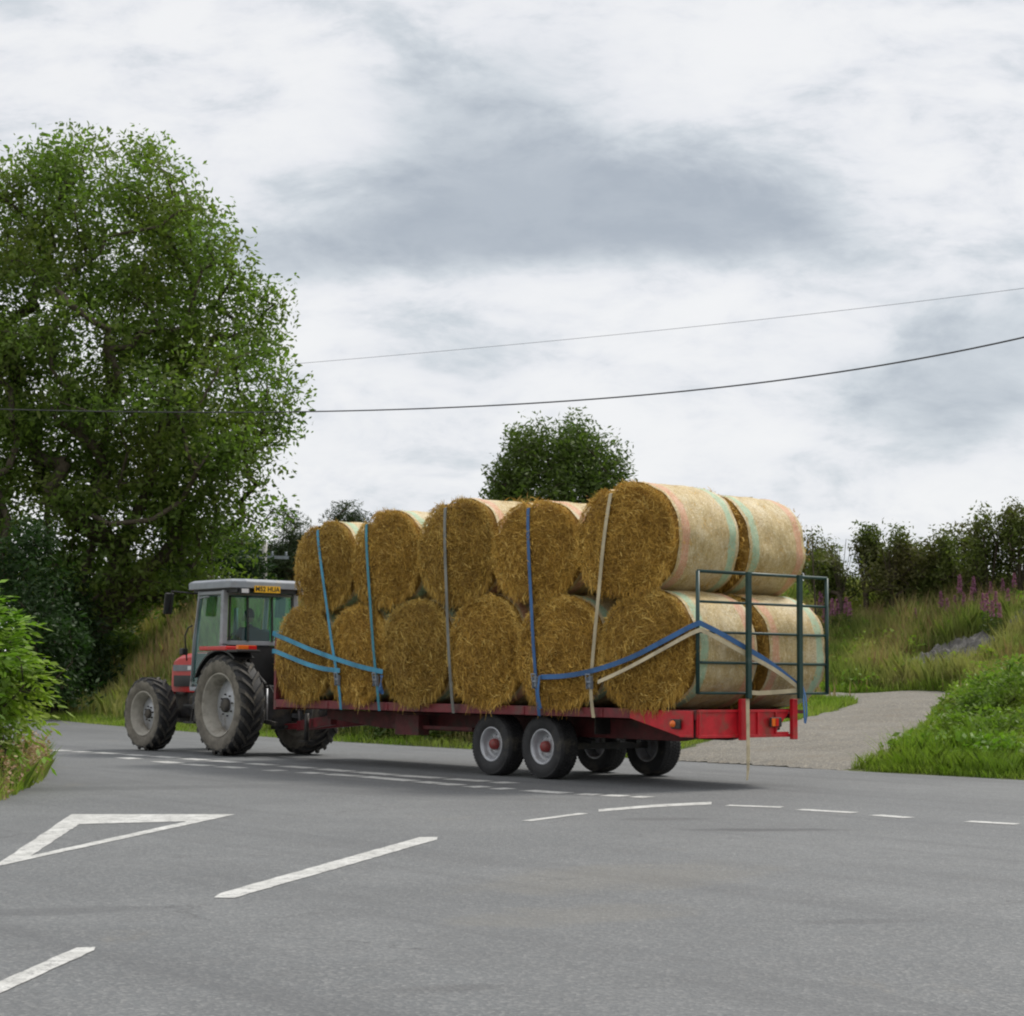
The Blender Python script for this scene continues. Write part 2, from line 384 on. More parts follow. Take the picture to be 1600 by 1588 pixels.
# driveway climbing away on the right
PSL = .07
def onpath(px, py, lift=.0):
    a, e = ray(px, py)
    # z = PSL * S(x,y);  x=aY, y=Y
    k = PSL * (a * E_S.x + E_S.y); c0 = -PSL * (P0.x * E_S.x + P0.y * E_S.y)
    Yv = (c0 - EYE) / (e - k); return Vector((a * Yv, Yv, EYE + e * Yv))
drive_px = [(1040, 1191), (1072, 1167), (1150, 1150), (1245, 1124), (1310, 1108), (1352, 1096), (1290, 1090), (1250, 1086), (1300, 1083.5), (1400, 1083), (1500, 1083.5), (1486, 1090), (1462, 1108), (1440, 1135), (1404, 1165), (1376, 1186), (1372, 1204)]
dp = [onpath(*p) for p in drive_px]
for i in (0, -1):
    a, e = ray(*drive_px[i])
dp[0] = road_pt(7.6, -.25); dp[-1] = road_pt(3.05, -.25)
# dense sheet so it follows the ground
def inside(px_, py_, poly):
    r = np.zeros(px_.shape, bool); n = len(poly)
    for i in range(n):
        x1, y1, x2, y2 = poly[i][0], poly[i][1], poly[i-1][0], poly[i-1][1]
        c = ((y1 > py_) != (y2 > py_)); 
        with np.errstate(divide='ignore', invalid='ignore'):
            xi = (x2 - x1) * (py_ - y1) / (y2 - y1 + 1e-12) + x1
        r ^= c & (px_ < xi)
    return r
# smooth the outline a little
def chaikin(P, k=2):
    for _ in range(k):
        Q = []
        for i in range(len(P)):
            a, b = P[i], P[(i + 1) % len(P)]; Q += [a * .75 + b * .25, a * .25 + b * .75]
        P = Q
    return P
DRIVE = chaikin(dp, 2)
bx = [min(p.x for p in DRIVE) - .5, max(p.x for p in DRIVE) + .5, min(p.y for p in DRIVE) - .5, max(p.y for p in DRIVE) + .5]
xs = np.arange(bx[0], bx[1], .16); ys = np.arange(bx[2], bx[3], .16)
Xg, Yg = np.meshgrid(xs, ys)
t_, S_ = np_ts(Xg, Yg)
def poly_sd(px_, py_, poly):
    d = np.full(px_.shape, 1e9)
    for i in range(len(poly)):
        x1, y1, x2, y2 = poly[i-1][0], poly[i-1][1], poly[i][0], poly[i][1]
        dx, dy = x2 - x1, y2 - y1; q = np.clip(((px_ - x1) * dx + (py_ - y1) * dy) / (dx * dx + dy * dy + 1e-9), 0, 1)
        d = np.minimum(d, np.hypot(px_ - x1 - q * dx, py_ - y1 - q * dy))
    return np.where(inside(px_, py_, poly), d, -d)
sdv = poly_sd(Xg, Yg, DRIVE) + .10 * wob(Xg * 2.3, Yg * 2.3) + .05 * wob(Xg * 7, Yg * 6)
Zg = np.maximum(height(Xg, Yg), 0) + .006 + .035 * ss(-.3, .5, S_) * np.clip(sdv * 4, -1, 1) + np.minimum(0, sdv) * .5 * (S_ > .1)
I = np.arange(Xg.size).reshape(Xg.shape)
msk = (sdv > -.45) & (S_ > -.18)
cell = msk[:-1, :-1] & msk[1:, 1:] & msk[:-1, 1:] & msk[1:, :-1]
F_ = np.stack([I[:-1, :-1], I[:-1, 1:], I[1:, 1:], I[1:, :-1]], -1)[cell]
used = np.unique(F_); remap = np.full(Xg.size, -1); remap[used] = np.arange(len(used))
V_ = np.stack([Xg, Yg, Zg], -1).reshape(-1, 3)[used]
tag(link('driveway', npmesh('driveway', V_, remap[F_], smooth=True), [M['gravel']]), kind='structure')
# ------------------------------------------------------------------ road markings (paint sheets 4 mm up), one object per marking
def quad(name, pts, label, group, z=.004, wear=.006, cat='road marking'):
    """outline resampled with a slightly ragged edge"""
    out = []
    n = len(pts)
    for i in range(n):
        a, b = Vector(pts[i]), Vector(pts[(i + 1) % n]); L = (b - a).length; k = max(1, int(L / .12))
        d = (b - a).normalized() if L > 0 else Vector((1, 0, 0)); nrm = Vector((-d.y, d.x, 0))
        for j in range(k):
            out.append(a + (b - a) * (j / k) + (nrm * random.uniform(-wear, wear) if j else Vector()))
    o = sheet(name, out, z, M['paint'], None); tag(o, label, cat, group); return o
def line(a, b, w):
    a, b = Vector(a), Vector(b); d = (b - a).normalized(); n = Vector((-d.y, d.x, 0)) * w / 2
    return [a - n, b - n, b + n, a + n]
# give-way triangle: outer and inner outline joined by three strokes (one mesh)
def triangle():
    T = [G(-12, 1356), G(112, 1273), G(368, 1273)]
    c = (T[0] + T[1] + T[2]) / 3
    inn = [G(48, 1338), G(124, 1288.5), G(292, 1284)]
    bm = bmesh.new(); 
    def edge(A, B):
        return [A + (B - A) * (k / 24) for k in range(25)]
    for i in range(3):
        A, B = edge(T[i], T[(i+1) % 3]), edge(inn[i], inn[(i+1) % 3])
        for k in range(1, 24):
            d = Vector((random.uniform(-.006, .006), random.uniform(-.014, .014), 0)); A[k] = A[k] + d
            d = Vector((random.uniform(-.006, .006), random.uniform(-.014, .014), 0)); B[k] = B[k] + d
        va = [bm.verts.new((p.x, p.y, .004)) for p in A]; vb = [bm.verts.new((p.x, p.y, .004)) for p in B]
        for k in range(24): bm.faces.new((va[k], va[k+1], vb[k+1], vb[k]))
    bmesh.ops.remove_doubles(bm, verts=bm.verts, dist=.001); bmesh.ops.recalc_face_normals(bm, faces=bm.faces)
    for f in bm.faces:
        if f.normal.z < 0: f.normal_flip()
    me = bpy.data.meshes.new('give_way_triangle'); bm.to_mesh(me); bm.free()
    tag(link('give_way_triangle', me, [M['paint']]), 'long hollow white give-way triangle painted on the side road at left', 'road marking')
triangle()
quad('centre_line_dash', [G(334, 1403.5), G(346, 1396), G(655, 1309), G(684, 1308.5), G(683, 1312.5), G(366, 1404)], 'long white centre line dash in the middle of the asphalt, pointing to the trailer wheels', 'centre line dashes of the side road')
quad('centre_line_dash', [G(-60, 1577), G(-60, 1560), G(120, 1482), G(149, 1481), G(147, 1486), G(-20, 1563)], 'white centre line dash cut by the bottom left edge of the picture', 'centre line dashes of the side road')
lab = 'short white dash of the double give-way line, in the row nearer the tractor wheels'
for (a, b) in ((85,105),(118,136),(150,185),(196,228),(240,275),(287,320),(332,372),(390,425),(443,486),(500,547),(557,615),(622,687),(702,760),(775,800)):
    def uy(x): return float(np.interp(x, [85, 240, 443, 622, 760, 900], [1172.5, 1182, 1197.5, 1212, 1221.5, 1231.5]))
    quad('give_way_dash', line(G(a, uy(a)), G(b, uy(b)), .30), lab, 'upper row of give-way dashes', wear=.014)
lab2 = 'short white dash of the double give-way line, in the row nearer the viewer'
for (a, b) in ((190,213),(248,278),(290,328),(345,378),(420,438),(472,500),(512,560),(568,645),(655,686),(690,717),(735,757),(775,795),(823,885),(905,935),(943,977),(990,1015)):
    def ly(x): return float(np.interp(x, [190, 290, 438, 568, 757, 885, 1015], [1184, 1194.5, 1205, 1214, 1231, 1240, 1246.5]))
    quad('give_way_dash', line(G(a, ly(a)), G(b, ly(b)), .30), lab2, 'lower row of give-way dashes', wear=.014)
quad('edge_line', line(G(822, 1283.5), G(912, 1271.5), .11) , 'first and nearest piece of the thin white line curving to the junction mouth', 'curved edge line')
quad('edge_line', [G(935, 1269), G(935, 1265.5), G(1020, 1258), G(1112, 1253.5), G(1112, 1257.5), G(1020, 1262)], 'long white line piece in front of the trailer, where the dashes meet the curve', 'curved edge line')
for (x0, y0, x1, y1, lb) in ((1136, 1259, 1222, 1262, 'just right of the hanging strap'), (1250, 1265.5, 1336, 1270.5, 'third from the right edge of the picture'),
                             (1366, 1274, 1420, 1278.5, 'second from the right edge of the picture'), (1512, 1284, 1590, 1288.5, 'cut close to the right edge of the picture')):
    quad('lane_dash', line(G(x0, y0), G(x1, y1), .2), 'white lane dash ' + lb, 'lane dashes on the right')
# ------------------------------------------------------------------ foliage generators
def leaves(centres, n_per, sig, size, asp=.45, droop=.5, ctint=None, up=.3, spread=1.0):
    """diamond leaves in gaussian clumps; returns V, F, tint"""
    m = len(centres); N = m * n_per
    ci = np.repeat(np.arange(m), n_per)
    off = np.clip(rng.normal(size=(N, 3)), -1.7, 1.7) * np.asarray(sig)
    P = centres[ci] + off
    d = rng.normal(size=(N, 3)); d[:, 2] = d[:, 2] * .6 - droop; d /= np.linalg.norm(d, axis=1)[:, None]
    nr = rng.normal(size=(N, 3)); nr[:, 2] += up
    sde = np.cross(d, nr); sde /= (np.linalg.norm(sde, axis=1)[:, None] + 1e-9)
    L = size * rng.uniform(.45, 1.5, N)[:, None]; W = L * asp * rng.uniform(.7, 1.3, N)[:, None]
    V = np.stack([P - d * L * .5, P + sde * W * .5 - d * L * .05, P + d * L * .5, P - sde * W * .5 - d * L * .05], 1).reshape(-1, 3)
    F = np.arange(N * 4).reshape(N, 4)
    ct = rng.uniform(0, 1, m) if ctint is None else ctint
    T = np.clip(.55 * ct[ci] + .45 * rng.uniform(0, 1, N), 0, 1)
    return V, F, T
def grow(nodes, parents, targets, step=1.1, sag=.15, bias=.8):
    """join every target to the closest part of the branch skeleton"""
    nodes = [np.array(n, float) for n in nodes]; parents = list(parents); arr = np.array(nodes)
    tips = []
    for T in targets:
        dv = arr - T; dist = np.linalg.norm(dv, axis=1) + bias * np.maximum(0, dv[:, 2] + .2)
        j = int(np.argmin(dist)); A = arr[j]; L = np.linalg.norm(T - A); k = max(1, int(round(L / step)))
        new = []
        for q in range(1, k + 1):
            f = q / k; p = A + (T - A) * f; p = p + np.array([0, 0, math.sin(f * math.pi) * L * sag]) + rng.normal(size=3) * .06 * L / k * (q < k)
            new.append(p); parents.append(j if q == 1 else len(arr) + q - 2)
        arr = np.vstack([arr, np.array(new)]); tips.append(len(arr) - 1)
    return arr, parents, tips
def branch_mesh(arr, parents, tips, r_tip, power=.5, sides=6, rmin=0, rmax=9):
    n = len(arr); cnt = np.zeros(n)
    for t_ in tips: cnt[t_] += 1
    for i in range(n - 1, -1, -1):
        if parents[i] >= 0: cnt[parents[i]] += max(cnt[i], .0)
    rad = np.minimum(rmax, r_tip * np.maximum(cnt, .6) ** power)
    V, F = [], []
    ang = np.linspace(0, 2 * np.pi, sides, endpoint=False)
    for i in range(n):
        j = parents[i]
        if j < 0 or rad[i] < rmin: continue
        a, b = arr[j], arr[i]; d = b - a; L = np.linalg.norm(d)
        if L < 1e-4: continue
        d = d / L; ref = np.array([0, 0, 1.0]) if abs(d[2]) < .9 else np.array([1.0, 0, 0])
        x = np.cross(d, ref); x /= np.linalg.norm(x); y = np.cross(x, d)
        ra = min(rad[j], rad[i] * 1.35); rb = rad[i]
        ring = np.cos(ang)[:, None] * x + np.sin(ang)[:, None] * y
        base = len(V) * sides
        V.append(a + ring * ra - d * .02); V.append(b + ring * rb)
        k = np.arange(sides); F.append(np.stack([base + k, base + (k + 1) % sides, base + sides + (k + 1) % sides, base + sides + k], 1))
    return np.vstack(V), np.vstack(F)
def envelope_pts(n, zr, axis, lo=.1, gap=.0, squash=1.0, seed=0):
    """zr = [(z, radius)], axis(z) -> (x, y) centre"""
    zs = np.array([q[0] for q in zr]); rs = np.array([q[1] for q in zr]); out = []
    zz = np.linspace(zs[0], zs[-1], 200); pr = np.interp(zz, zs, rs) ** 1.7 + .15; pr /= pr.sum()
    while len(out) < n:
        z = rng.choice(zz, p=pr) + rng.normal() * .1; r = np.interp(z, zs, rs) * math.sqrt(rng.uniform(lo, 1)); a = rng.uniform(0, 2 * math.pi)
        wobr = 1 + .12 * math.sin(3 * a + z * .8 + seed) + .1 * math.sin(5 * a - z * 1.7 + seed * 2)
        c = axis(z); p = (c[0] + r * wobr * math.cos(a), c[1] + r * wobr * squash * math.sin(a), z)
        if gap and noise.noise(Vector(p) * GAPF + Vector((seed, 0, 0))) < gap - .35: continue
        out.append(p)
    return np.array(out)
GAPF = .42
def put_tree(name, base, label, cat, trunk_parts, crown_parts, group=None):
    root = empty(name, base, 0, label, cat, group); b = np.array(base)
    for nm, (V, F), m in trunk_parts: link(nm, npmesh(nm, V - b, F, smooth=True), [m], root)
    for nm, (V, F, T), m in crown_parts: link(nm, npmesh(nm, V - b, F, tint=T), [m], root)
    return root
# ---- big ash tree at the left
def big_tree():
    Yt = 64.0; base = at(122, 1000, Yt); base.z = H(base.x, base.y) - .1
    global GAPF
    bx_, by_ = base.x, Yt; GAPF = .95
    zr = [(3.0, 2.0), (4.2, 4.4), (5.6, 5.2), (7.4, 5.7), (9.0, 6.3), (10.6, 6.3), (12.0, 5.6), (13.6, 4.9), (15.4, 4.1), (16.9, 3.0), (17.9, 1.7)]
    zr = [(1.35 + (z - 1.35) * 1.103, r * 1.103) for z, r in zr]
    ax = lambda z: (bx_ + .15 + .0 * z, by_)
    pts = envelope_pts(950, zr, ax, lo=.10, gap=.24, squash=.6, seed=3)
    pts = pts[np.argsort(np.linalg.norm(pts - np.array([bx_, by_, 4.0]), axis=1))]
    GAPF = .42
    # trunk: short bole then several ascending stems
    nodes = [(bx_, by_, base.z), (bx_ + .05, by_, base.z + 1.2), (bx_, by_, base.z + 2.2)]; par = [-1, 0, 1]
    for (dx, dy, k) in ((-2.1, .2, 11.5), (-.5, -.5, 15.6), (1.4, .2, 15.0), (3.2, -.4, 11.2), (-4.0, -.6, 9.4), (4.8, .3, 9.0), (.6, 1.5, 13.2)):
        pj = 2; z0 = base.z + 2.2; n = 9
        for q in range(1, n + 1):
            f = q / n; nodes.append((bx_ + dx * f ** .75 + .13 * math.sin(q * 2.1 + dx), by_ + dy * f + .12 * math.cos(q * 1.7 + dx), z0 + (k - z0) * f)); par.append(pj); pj = len(nodes) - 1
    arr, par, tips = grow(nodes, par, pts, 1.0, .10, .7)
    tr = branch_mesh(arr, par, tips, .016, .53, 7, rmax=.55)
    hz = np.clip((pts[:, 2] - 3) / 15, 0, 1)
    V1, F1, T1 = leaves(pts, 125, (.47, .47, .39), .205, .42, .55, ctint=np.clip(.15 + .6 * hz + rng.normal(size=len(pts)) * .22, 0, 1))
    tw = arr[len(nodes):][rng.integers(0, len(arr) - len(nodes), 700)]
    V2, F2, T2 = leaves(tw, 20, (.3, .3, .3), .18, .42, .55)
    V = np.vstack([V1, V2]); F = np.vstack([F1, F2 + len(V1)]); T = np.concatenate([T1, T2])
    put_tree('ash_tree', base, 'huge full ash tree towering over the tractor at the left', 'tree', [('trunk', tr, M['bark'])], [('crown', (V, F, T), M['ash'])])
big_tree()
def simple_tree(name, label, cat, px, ytop, Yt, wpx, ybot, ncl, nleaf, leaf, sig, lm, seed, shape=None, stems=5, tipr=.012, group=None, gap=.12, squash=.8, droop=.1, asp=.4, up=.3, lo=.15):
    s = F_PX / Yt; top = at(px, ytop, Yt); g = H(top.x, Yt) - .08; zb = at(px, ybot, Yt).z; R0 = wpx / s / 2
    shape = shape or [(0, .75), (.25, 1), (.55, .92), (.8, .62), (1, .25)]
    zr = [(zb + (top.z - zb) * f, R0 * r) for f, r in shape]
    pts = envelope_pts(ncl, zr, lambda z: (top.x, Yt), lo=lo, gap=gap, squash=squash, seed=seed)
    pts[:, 2] = np.maximum(pts[:, 2], height(pts[:, 0], pts[:, 1]) + .1)
    pts = pts[np.argsort(np.linalg.norm(pts - np.array([top.x, Yt, g]), axis=1))]
    nodes = [(top.x, Yt, g), (top.x + .02, Yt, g + (zb - g) * .5 + .15)]; par = [-1, 0]
    for k in range(stems):
        a = rng.uniform(0, 6.28); rr = R0 * rng.uniform(.2, .6); pj = 1; z0 = nodes[1][2]; zt_ = zb + (top.z - zb) * rng.uniform(.6, .9)
        for q in range(1, 6):
            f = q / 5; nodes.append((top.x + rr * math.cos(a) * f, Yt + rr * .8 * math.sin(a) * f, z0 + (zt_ - z0) * f)); par.append(pj); pj = len(nodes) - 1
    arr, par, tips = grow(nodes, par, pts, .6, .08, .8)
    tr = branch_mesh(arr, par, tips, tipr, .5, 5)
    cr = leaves(pts, nleaf, sig, leaf, asp, droop, up=up)
    return put_tree(name, (top.x, Yt, g), label, cat, [('trunk', tr, M['twig'])], [('crown', cr, lm)], group)
simple_tree('hawthorn_tree', 'round dense dark green tree rising behind the straw bales', 'tree', 868, 672, 62, 268, 850, 420, 90, .17, (.22, .22, .34), M['mid'], 2,
            [(0, 1.08), (.3, 1.0), (.5, .86), (.75, .70), (.93, .5), (1, .32)], 8, .014, gap=.14, droop=-.5, asp=.33)
pine_shape = [(0, .55), (.2, .9), (.45, 1), (.7, .75), (.9, .4), (1, .15)]
simple_tree('pine_tree', 'dark pine tree behind the cab roof, beside the grey pole', 'tree', 440, 792, 92, 80, 930, 130, 130, .22, (.42, .42, .13), M['pine'], 5, pine_shape, 3, .03, gap=.25, droop=-.3, asp=.18)
simple_tree('pine_tree', 'flat-topped pine behind the cab roof, with a branch reaching right', 'tree', 468, 815, 95, 62, 930, 90, 120, .22, (.45, .42, .12), M['pine'], 8, pine_shape, 3, .03, gap=.25, droop=-.3, asp=.18)
simple_tree('pine_tree', 'distant pine whose tip shows over the foremost top bales', 'tree', 540, 790, 95, 84, 900, 90, 120, .22, (.45, .42, .13), M['pine'], 11, pine_shape, 3, .03, gap=.25, droop=-.3, asp=.18)
simple_tree('pine_tree', 'pale spindly pine left of the grey pole, half hidden by the big tree', 'tree', 400, 815, 88, 66, 950, 80, 110, .2, (.35, .35, .2), M['mid'], 14, pine_shape, 3, .03, gap=.25, droop=-.3, asp=.2)
# shrubs under the big tree
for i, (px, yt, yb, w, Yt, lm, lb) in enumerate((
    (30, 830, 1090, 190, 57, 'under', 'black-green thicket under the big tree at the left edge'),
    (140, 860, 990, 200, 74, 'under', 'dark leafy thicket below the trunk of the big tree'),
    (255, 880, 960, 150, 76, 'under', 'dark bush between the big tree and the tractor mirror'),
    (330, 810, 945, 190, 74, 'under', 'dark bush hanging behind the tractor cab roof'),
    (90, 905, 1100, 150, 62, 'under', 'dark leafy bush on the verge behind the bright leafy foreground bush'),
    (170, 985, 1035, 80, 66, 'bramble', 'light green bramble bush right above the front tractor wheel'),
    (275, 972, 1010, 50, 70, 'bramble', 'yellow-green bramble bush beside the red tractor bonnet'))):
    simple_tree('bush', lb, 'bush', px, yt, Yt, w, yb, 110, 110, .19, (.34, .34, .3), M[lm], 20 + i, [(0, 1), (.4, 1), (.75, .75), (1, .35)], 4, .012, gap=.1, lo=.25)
for i, (px, Yt, yt, yb, w, lb) in enumerate(((1512, 37.5, 1082, 1125, 80, 'low leafy weed bush on the right verge beside the top of the gravel drive'), (1548, 34.5, 1066, 1140, 120, 'leafy weed bush on the right verge below the grey rocks'),
    (1592, 33, 1048, 1150, 110, 'tallest leafy weed bush on the right verge, at the picture edge'), (1496, 32.0, 1128, 1175, 90, 'small weed bush in the middle of the right verge near the road'), (1572, 30.5, 1128, 1185, 110, 'rounded weed bush low on the right verge near the road'))):
    simple_tree('weed_bush', lb, 'bush', px, yt, Yt, w, yb, 70, 60, .1, (.16, .16, .12), M['weed'], 70 + i, [(0, 1), (.4, .95), (.75, .7), (1, .35)], 5, .005, gap=.0, lo=.3, droop=.0)
for i, (px, Yt, w, lb) in enumerate(((600, 42.5, 130, 'dark roadside bush seen under the trailer bed, nearest the tractor'), (672, 41.0, 130, 'dark roadside bush seen under the middle of the trailer bed'), (740, 39.5, 130, 'dark roadside bush seen just left of the trailer wheels'), (820, 38.5, 130, 'dark roadside bush hidden mostly behind the trailer wheels'))):
    simple_tree('roadside_bush', lb, 'bush', px, 1062, Yt, w, 1158 + i * 5, 90, 80, .13, (.2, .2, .2), M['dim'], 80 + i, [(0, 1), (.4, 1), (.75, .8), (1, .5)], 5, .008, gap=.0, lo=.3)
# hedge on the right skyline
hedge = ((1272, 852, 90, 62, 'low far hedge bush just right of the rear top bale'), (1312, 832, 76, 56, 'twiggy hedge shrub, leftmost tall one on the right skyline'), (1352, 846, 62, 56, 'hedge shrub second from the left of the skyline row'),
         (1392, 838, 70, 55, 'pointed hedge shrub third from the left of the skyline row'), (1432, 866, 70, 56, 'lowest hedge shrub in the middle of the skyline row'), (1468, 856, 66, 55, 'hedge shrub just left of the tall skyline group'),
         (1502, 838, 72, 56, 'rounded hedge shrub at the left of the tall skyline group'), (1545, 818, 74, 54, 'tall dark hedge shrub second from the right edge'), (1592, 806, 86, 54, 'tallest dark hedge shrub at the right edge'), (1640, 800, 86, 54, 'hedge shrub running out of the picture at the right'))
for i, (px, yt, w, Yt, lb) in enumerate(hedge):
    simple_tree('hedge_shrub', lb, 'shrub', px, yt, Yt, w, 918, 105, 44, .12, (.13, .13, .28), M['hedge'], 40 + i, [(0, 1.0), (.3, 1.1), (.6, 1.0), (.8, .72), (1, .45)], 11 if i else 4, .009, 'hedge along the skyline at right', gap=.1, droop=-.7, asp=.4, lo=.05)
# bare sapling
def sapling():
    b = at(1272, 935, 54); b.z = H(b.x, 54) - .05; root = []
    m = MB(); top = at(1268, 822, 54) - b
    m.tube([(0, 0, 0), (.04, 0, top.z * .4), (-.02, 0, top.z * .7), tuple(top)], [.035, .03, .02, .006], 6)
    for f, dx, dz in ((.35, .28, .5), (.5, -.25, .45), (.62, .2, .4), (.75, -.12, .3)):
        m.tube([(0, 0, top.z * f), (dx * .5, .03, top.z * f + dz * .4), (dx * .8, .0, top.z * f + dz)], [.014, .010, .004], 5)
    o = m.build('bare_sapling', M['twig'], loc=b); tag(o, 'thin bare dead sapling standing right of the rear top bale', 'sapling')
sapling()
# ------------------------------------------------------------------ grass
def hit(px, py, lo=30):
    a, e = ray(px, py); Yv = lo
    while Yv < 90 and EYE + e * Yv > H(a * Yv, Yv): Yv += .05
    return Vector((a * Yv, Yv, H(a * Yv, Yv)))
ROCK = hit(1498, 1025)
def blades(x, y, hgt, wid, lean, hz=None, patch=None):
    n = len(x); z = height(x, y) - .03
    a = rng.uniform(0, 2 * np.pi, n); h = hgt * rng.uniform(.45, 1.25, n); w = wid * rng.uniform(.7, 1.4, n)
    la = rng.uniform(0, 2 * np.pi, n); ll = lean * h * rng.uniform(.1, 1, n)
    B = np.stack([x, y, z], 1); s = np.stack([np.cos(a), np.sin(a), np.zeros(n)], 1) * w[:, None] / 2
    l = np.stack([np.cos(la), np.sin(la), np.zeros(n)], 1) * ll[:, None]; up = np.array([0, 0, 1.0])
    mid = B + l * .3 + up * (h * .6)[:, None]; tip = B + l + up * h[:, None]
    V = np.stack([B - s, B + s, mid + s * .8, tip, mid - s * .8], 1).reshape(-1, 3)
    F = np.arange(n * 5).reshape(n, 5)
    return V, F
def scatter(n, t0, t1, s0, s1, keep=None):
    out = []; 
    t = rng.uniform(t0, t1, n * 3); s = rng.uniform(s0, s1, n * 3)
    es = .0057 * np.maximum(0, np.minimum(t, 70) - 15) ** 2
    x = P0.x + E_T.x * t + E_S.x * (s + es); y = P0.y + E_T.y * t + E_S.y * (s + es)
    a = x / y; ok = (a > -.33) & (a < .34) & (y > 5)
    ok &= ~inside(x, y, DRIVE)
    ok &= np.hypot((x - ROCK[0]) / 1.5, (y - ROCK[1]) / 1.3) + .25 * wob(x * 2, y * 2) > 1
    if keep is not None: ok &= keep(x, y, t, s)
    return x[ok][:n], y[ok][:n]
def clump(x, y, f): return (wob(x * f, y * f) + 1.5) / 3
def grass(name, parts, lm):
    Vs, Fs, Ts, b = [], [], [], 0
    for (x, y, h, w, lean) in parts:
        V, F = blades(x, y, h * (.55 + .9 * clump(x, y, 1.7)), w, lean); Vs.append(V); Fs.append(F + b); b += len(V)
        Ts.append(np.clip(.25 + .5 * clump(x, y, .9) + rng.normal(size=len(x)) * .22, 0, 1))
    o = link(name, npmesh(name, np.vstack(Vs), np.vstack(Fs), tint=np.concatenate(Ts)), [lm]); o['kind'] = 'stuff'; return o
p = []
x, y = scatter(30000, 8.5, 75, .0, 3.2); p.append((x, y, .16, .022, .8))
x, y = scatter(9000, -6, 12, .05, 1.0, lambda x, y, t, s: (t < 3.0) | (t > 7.4)); p.append((x, y, .13, .018, .9))
x, y = scatter(60000, 5, 24, .1, 15.5, lambda x, y, t, s: (x / y > .05)); p.append((x, y, .15, .022, .8))
x, y = scatter(26000, -12, 26, 14.2, 17.5); p.append((x, y, .28, .03, .8))
grass('verge_grass', p, M['grass_short'])
p = []
mound = lambda x, y, t, s: (t < 3.5)
x, y = scatter(76000, -12, 4, .25, 12, mound); p.append((x, y, .27, .013, .9))
x, y = scatter(22000, -12, 4, .9, 12, lambda x, y, t, s: mound(x, y, t, s) & (clump(x, y, 1.1) > .52)); p.append((x, y, .55, .018, .8))
grass('lush_grass', p, M['grass_short'])
p = []
x, y = scatter(120000, -14, 32, 15.6, 27, lambda x, y, t, s: x / y > .09); p.append((x, y, .62, .022, .55))
x, y = scatter(45000, 12, 60, 1.1, 14, lambda x, y, t, s: x / y < .06); p.append((x, y, .6, .03, .6))
x, y = scatter(16000, -14, 40, 25, 60); p.append((x, y, .5, .05, .5))
x, y = scatter(9000, 14, 24, .8, 4); p.append((x, y, .55, .025, .6))
grass('long_grass', p, M['grass_long'])
p = []
x, y = scatter(19000, -14, 32, 16, 24, lambda x, y, t, s: (clump(x, y, .8) > .48) & (x / y > .12)); p.append((x, y, .85, .016, .35))
x, y = scatter(20000, 20, 55, 2.5, 16, lambda x, y, t, s: (clump(x, y, .8) > .4) & (x / y < .0)); p.append((x, y, .85, .025, .35))
x, y = scatter(6000, 12, 60, 13, 30); p.append((x, y, .45, .05, .4))
grass('dry_grass', p, M['grass_dry'])
# broad leaved weeds on the lush mound and at the bank foot
x, y = scatter(900, -12, 3.5, 1.2, 12, mound); z = height(x, y)
x2, y2 = scatter(420, -14, 30, 15.5, 25, lambda x, y, t, s: x / y > .13); z2 = height(x2, y2)
cen = np.vstack([np.stack([x, y, z + .22], 1), np.stack([x2, y2, z2 + .3], 1)])
V, F, T = leaves(cen, 34, (.17, .17, .13), .12, .5, .1)
o = link('broadleaf_weeds', npmesh('broadleaf_weeds', V, F, tint=T), [M['bush']]); o['kind'] = 'stuff'
# ------------------------------------------------------------------ left foreground bush with pinnate leaves
def pinnate(bases, dirs, L, pairs=5, ll=.075):
    """compound leaves: rachis drooping, pairs of leaflets + end leaflet"""
    n = len(bases); Vs, Ts = [], []
    t0 = rng.uniform(0, 1, n)
    side = np.cross(dirs, np.array([0, 0, 1.0])); side /= (np.linalg.norm(side, axis=1)[:, None] + 1e-9)
    Ls = L * rng.uniform(.7, 1.2, n)[:, None]
    for k in range(pairs + 1):
        f = (k + .6) / (pairs + .6)
        c = bases + dirs * Ls * f + np.array([0, 0, -1.0]) * Ls * .45 * f * f
        for sg in ((1, -1) if k < pairs else (0,)):
            d = dirs * .55 + side * sg * .85 + np.array([0, 0, -.35]) + rng.normal(size=(n, 3)) * .13
            if sg == 0: d = dirs * .8 + np.array([0, 0, -.6])
            d /= np.linalg.norm(d, axis=1)[:, None]
            w = np.cross(d, np.array([0, 0, 1.0]) + rng.normal(size=(n, 3)) * .35); w /= (np.linalg.norm(w, axis=1)[:, None] + 1e-9)
            l = ll * (1.1 - .3 * abs(f - .5)) * rng.uniform(.8, 1.2, n)[:, None]
            Vs.append(np.stack([c, c + d * l * .5 + w * l * .19, c + d * l, c + d * l * .5 - w * l * .19], 1)); Ts.append(np.clip(t0 + rng.normal(size=n) * .12, 0, 1))
    V = np.concatenate(Vs).reshape(-1, 3); return V, np.arange(len(V)).reshape(-1, 4), np.concatenate(Ts)
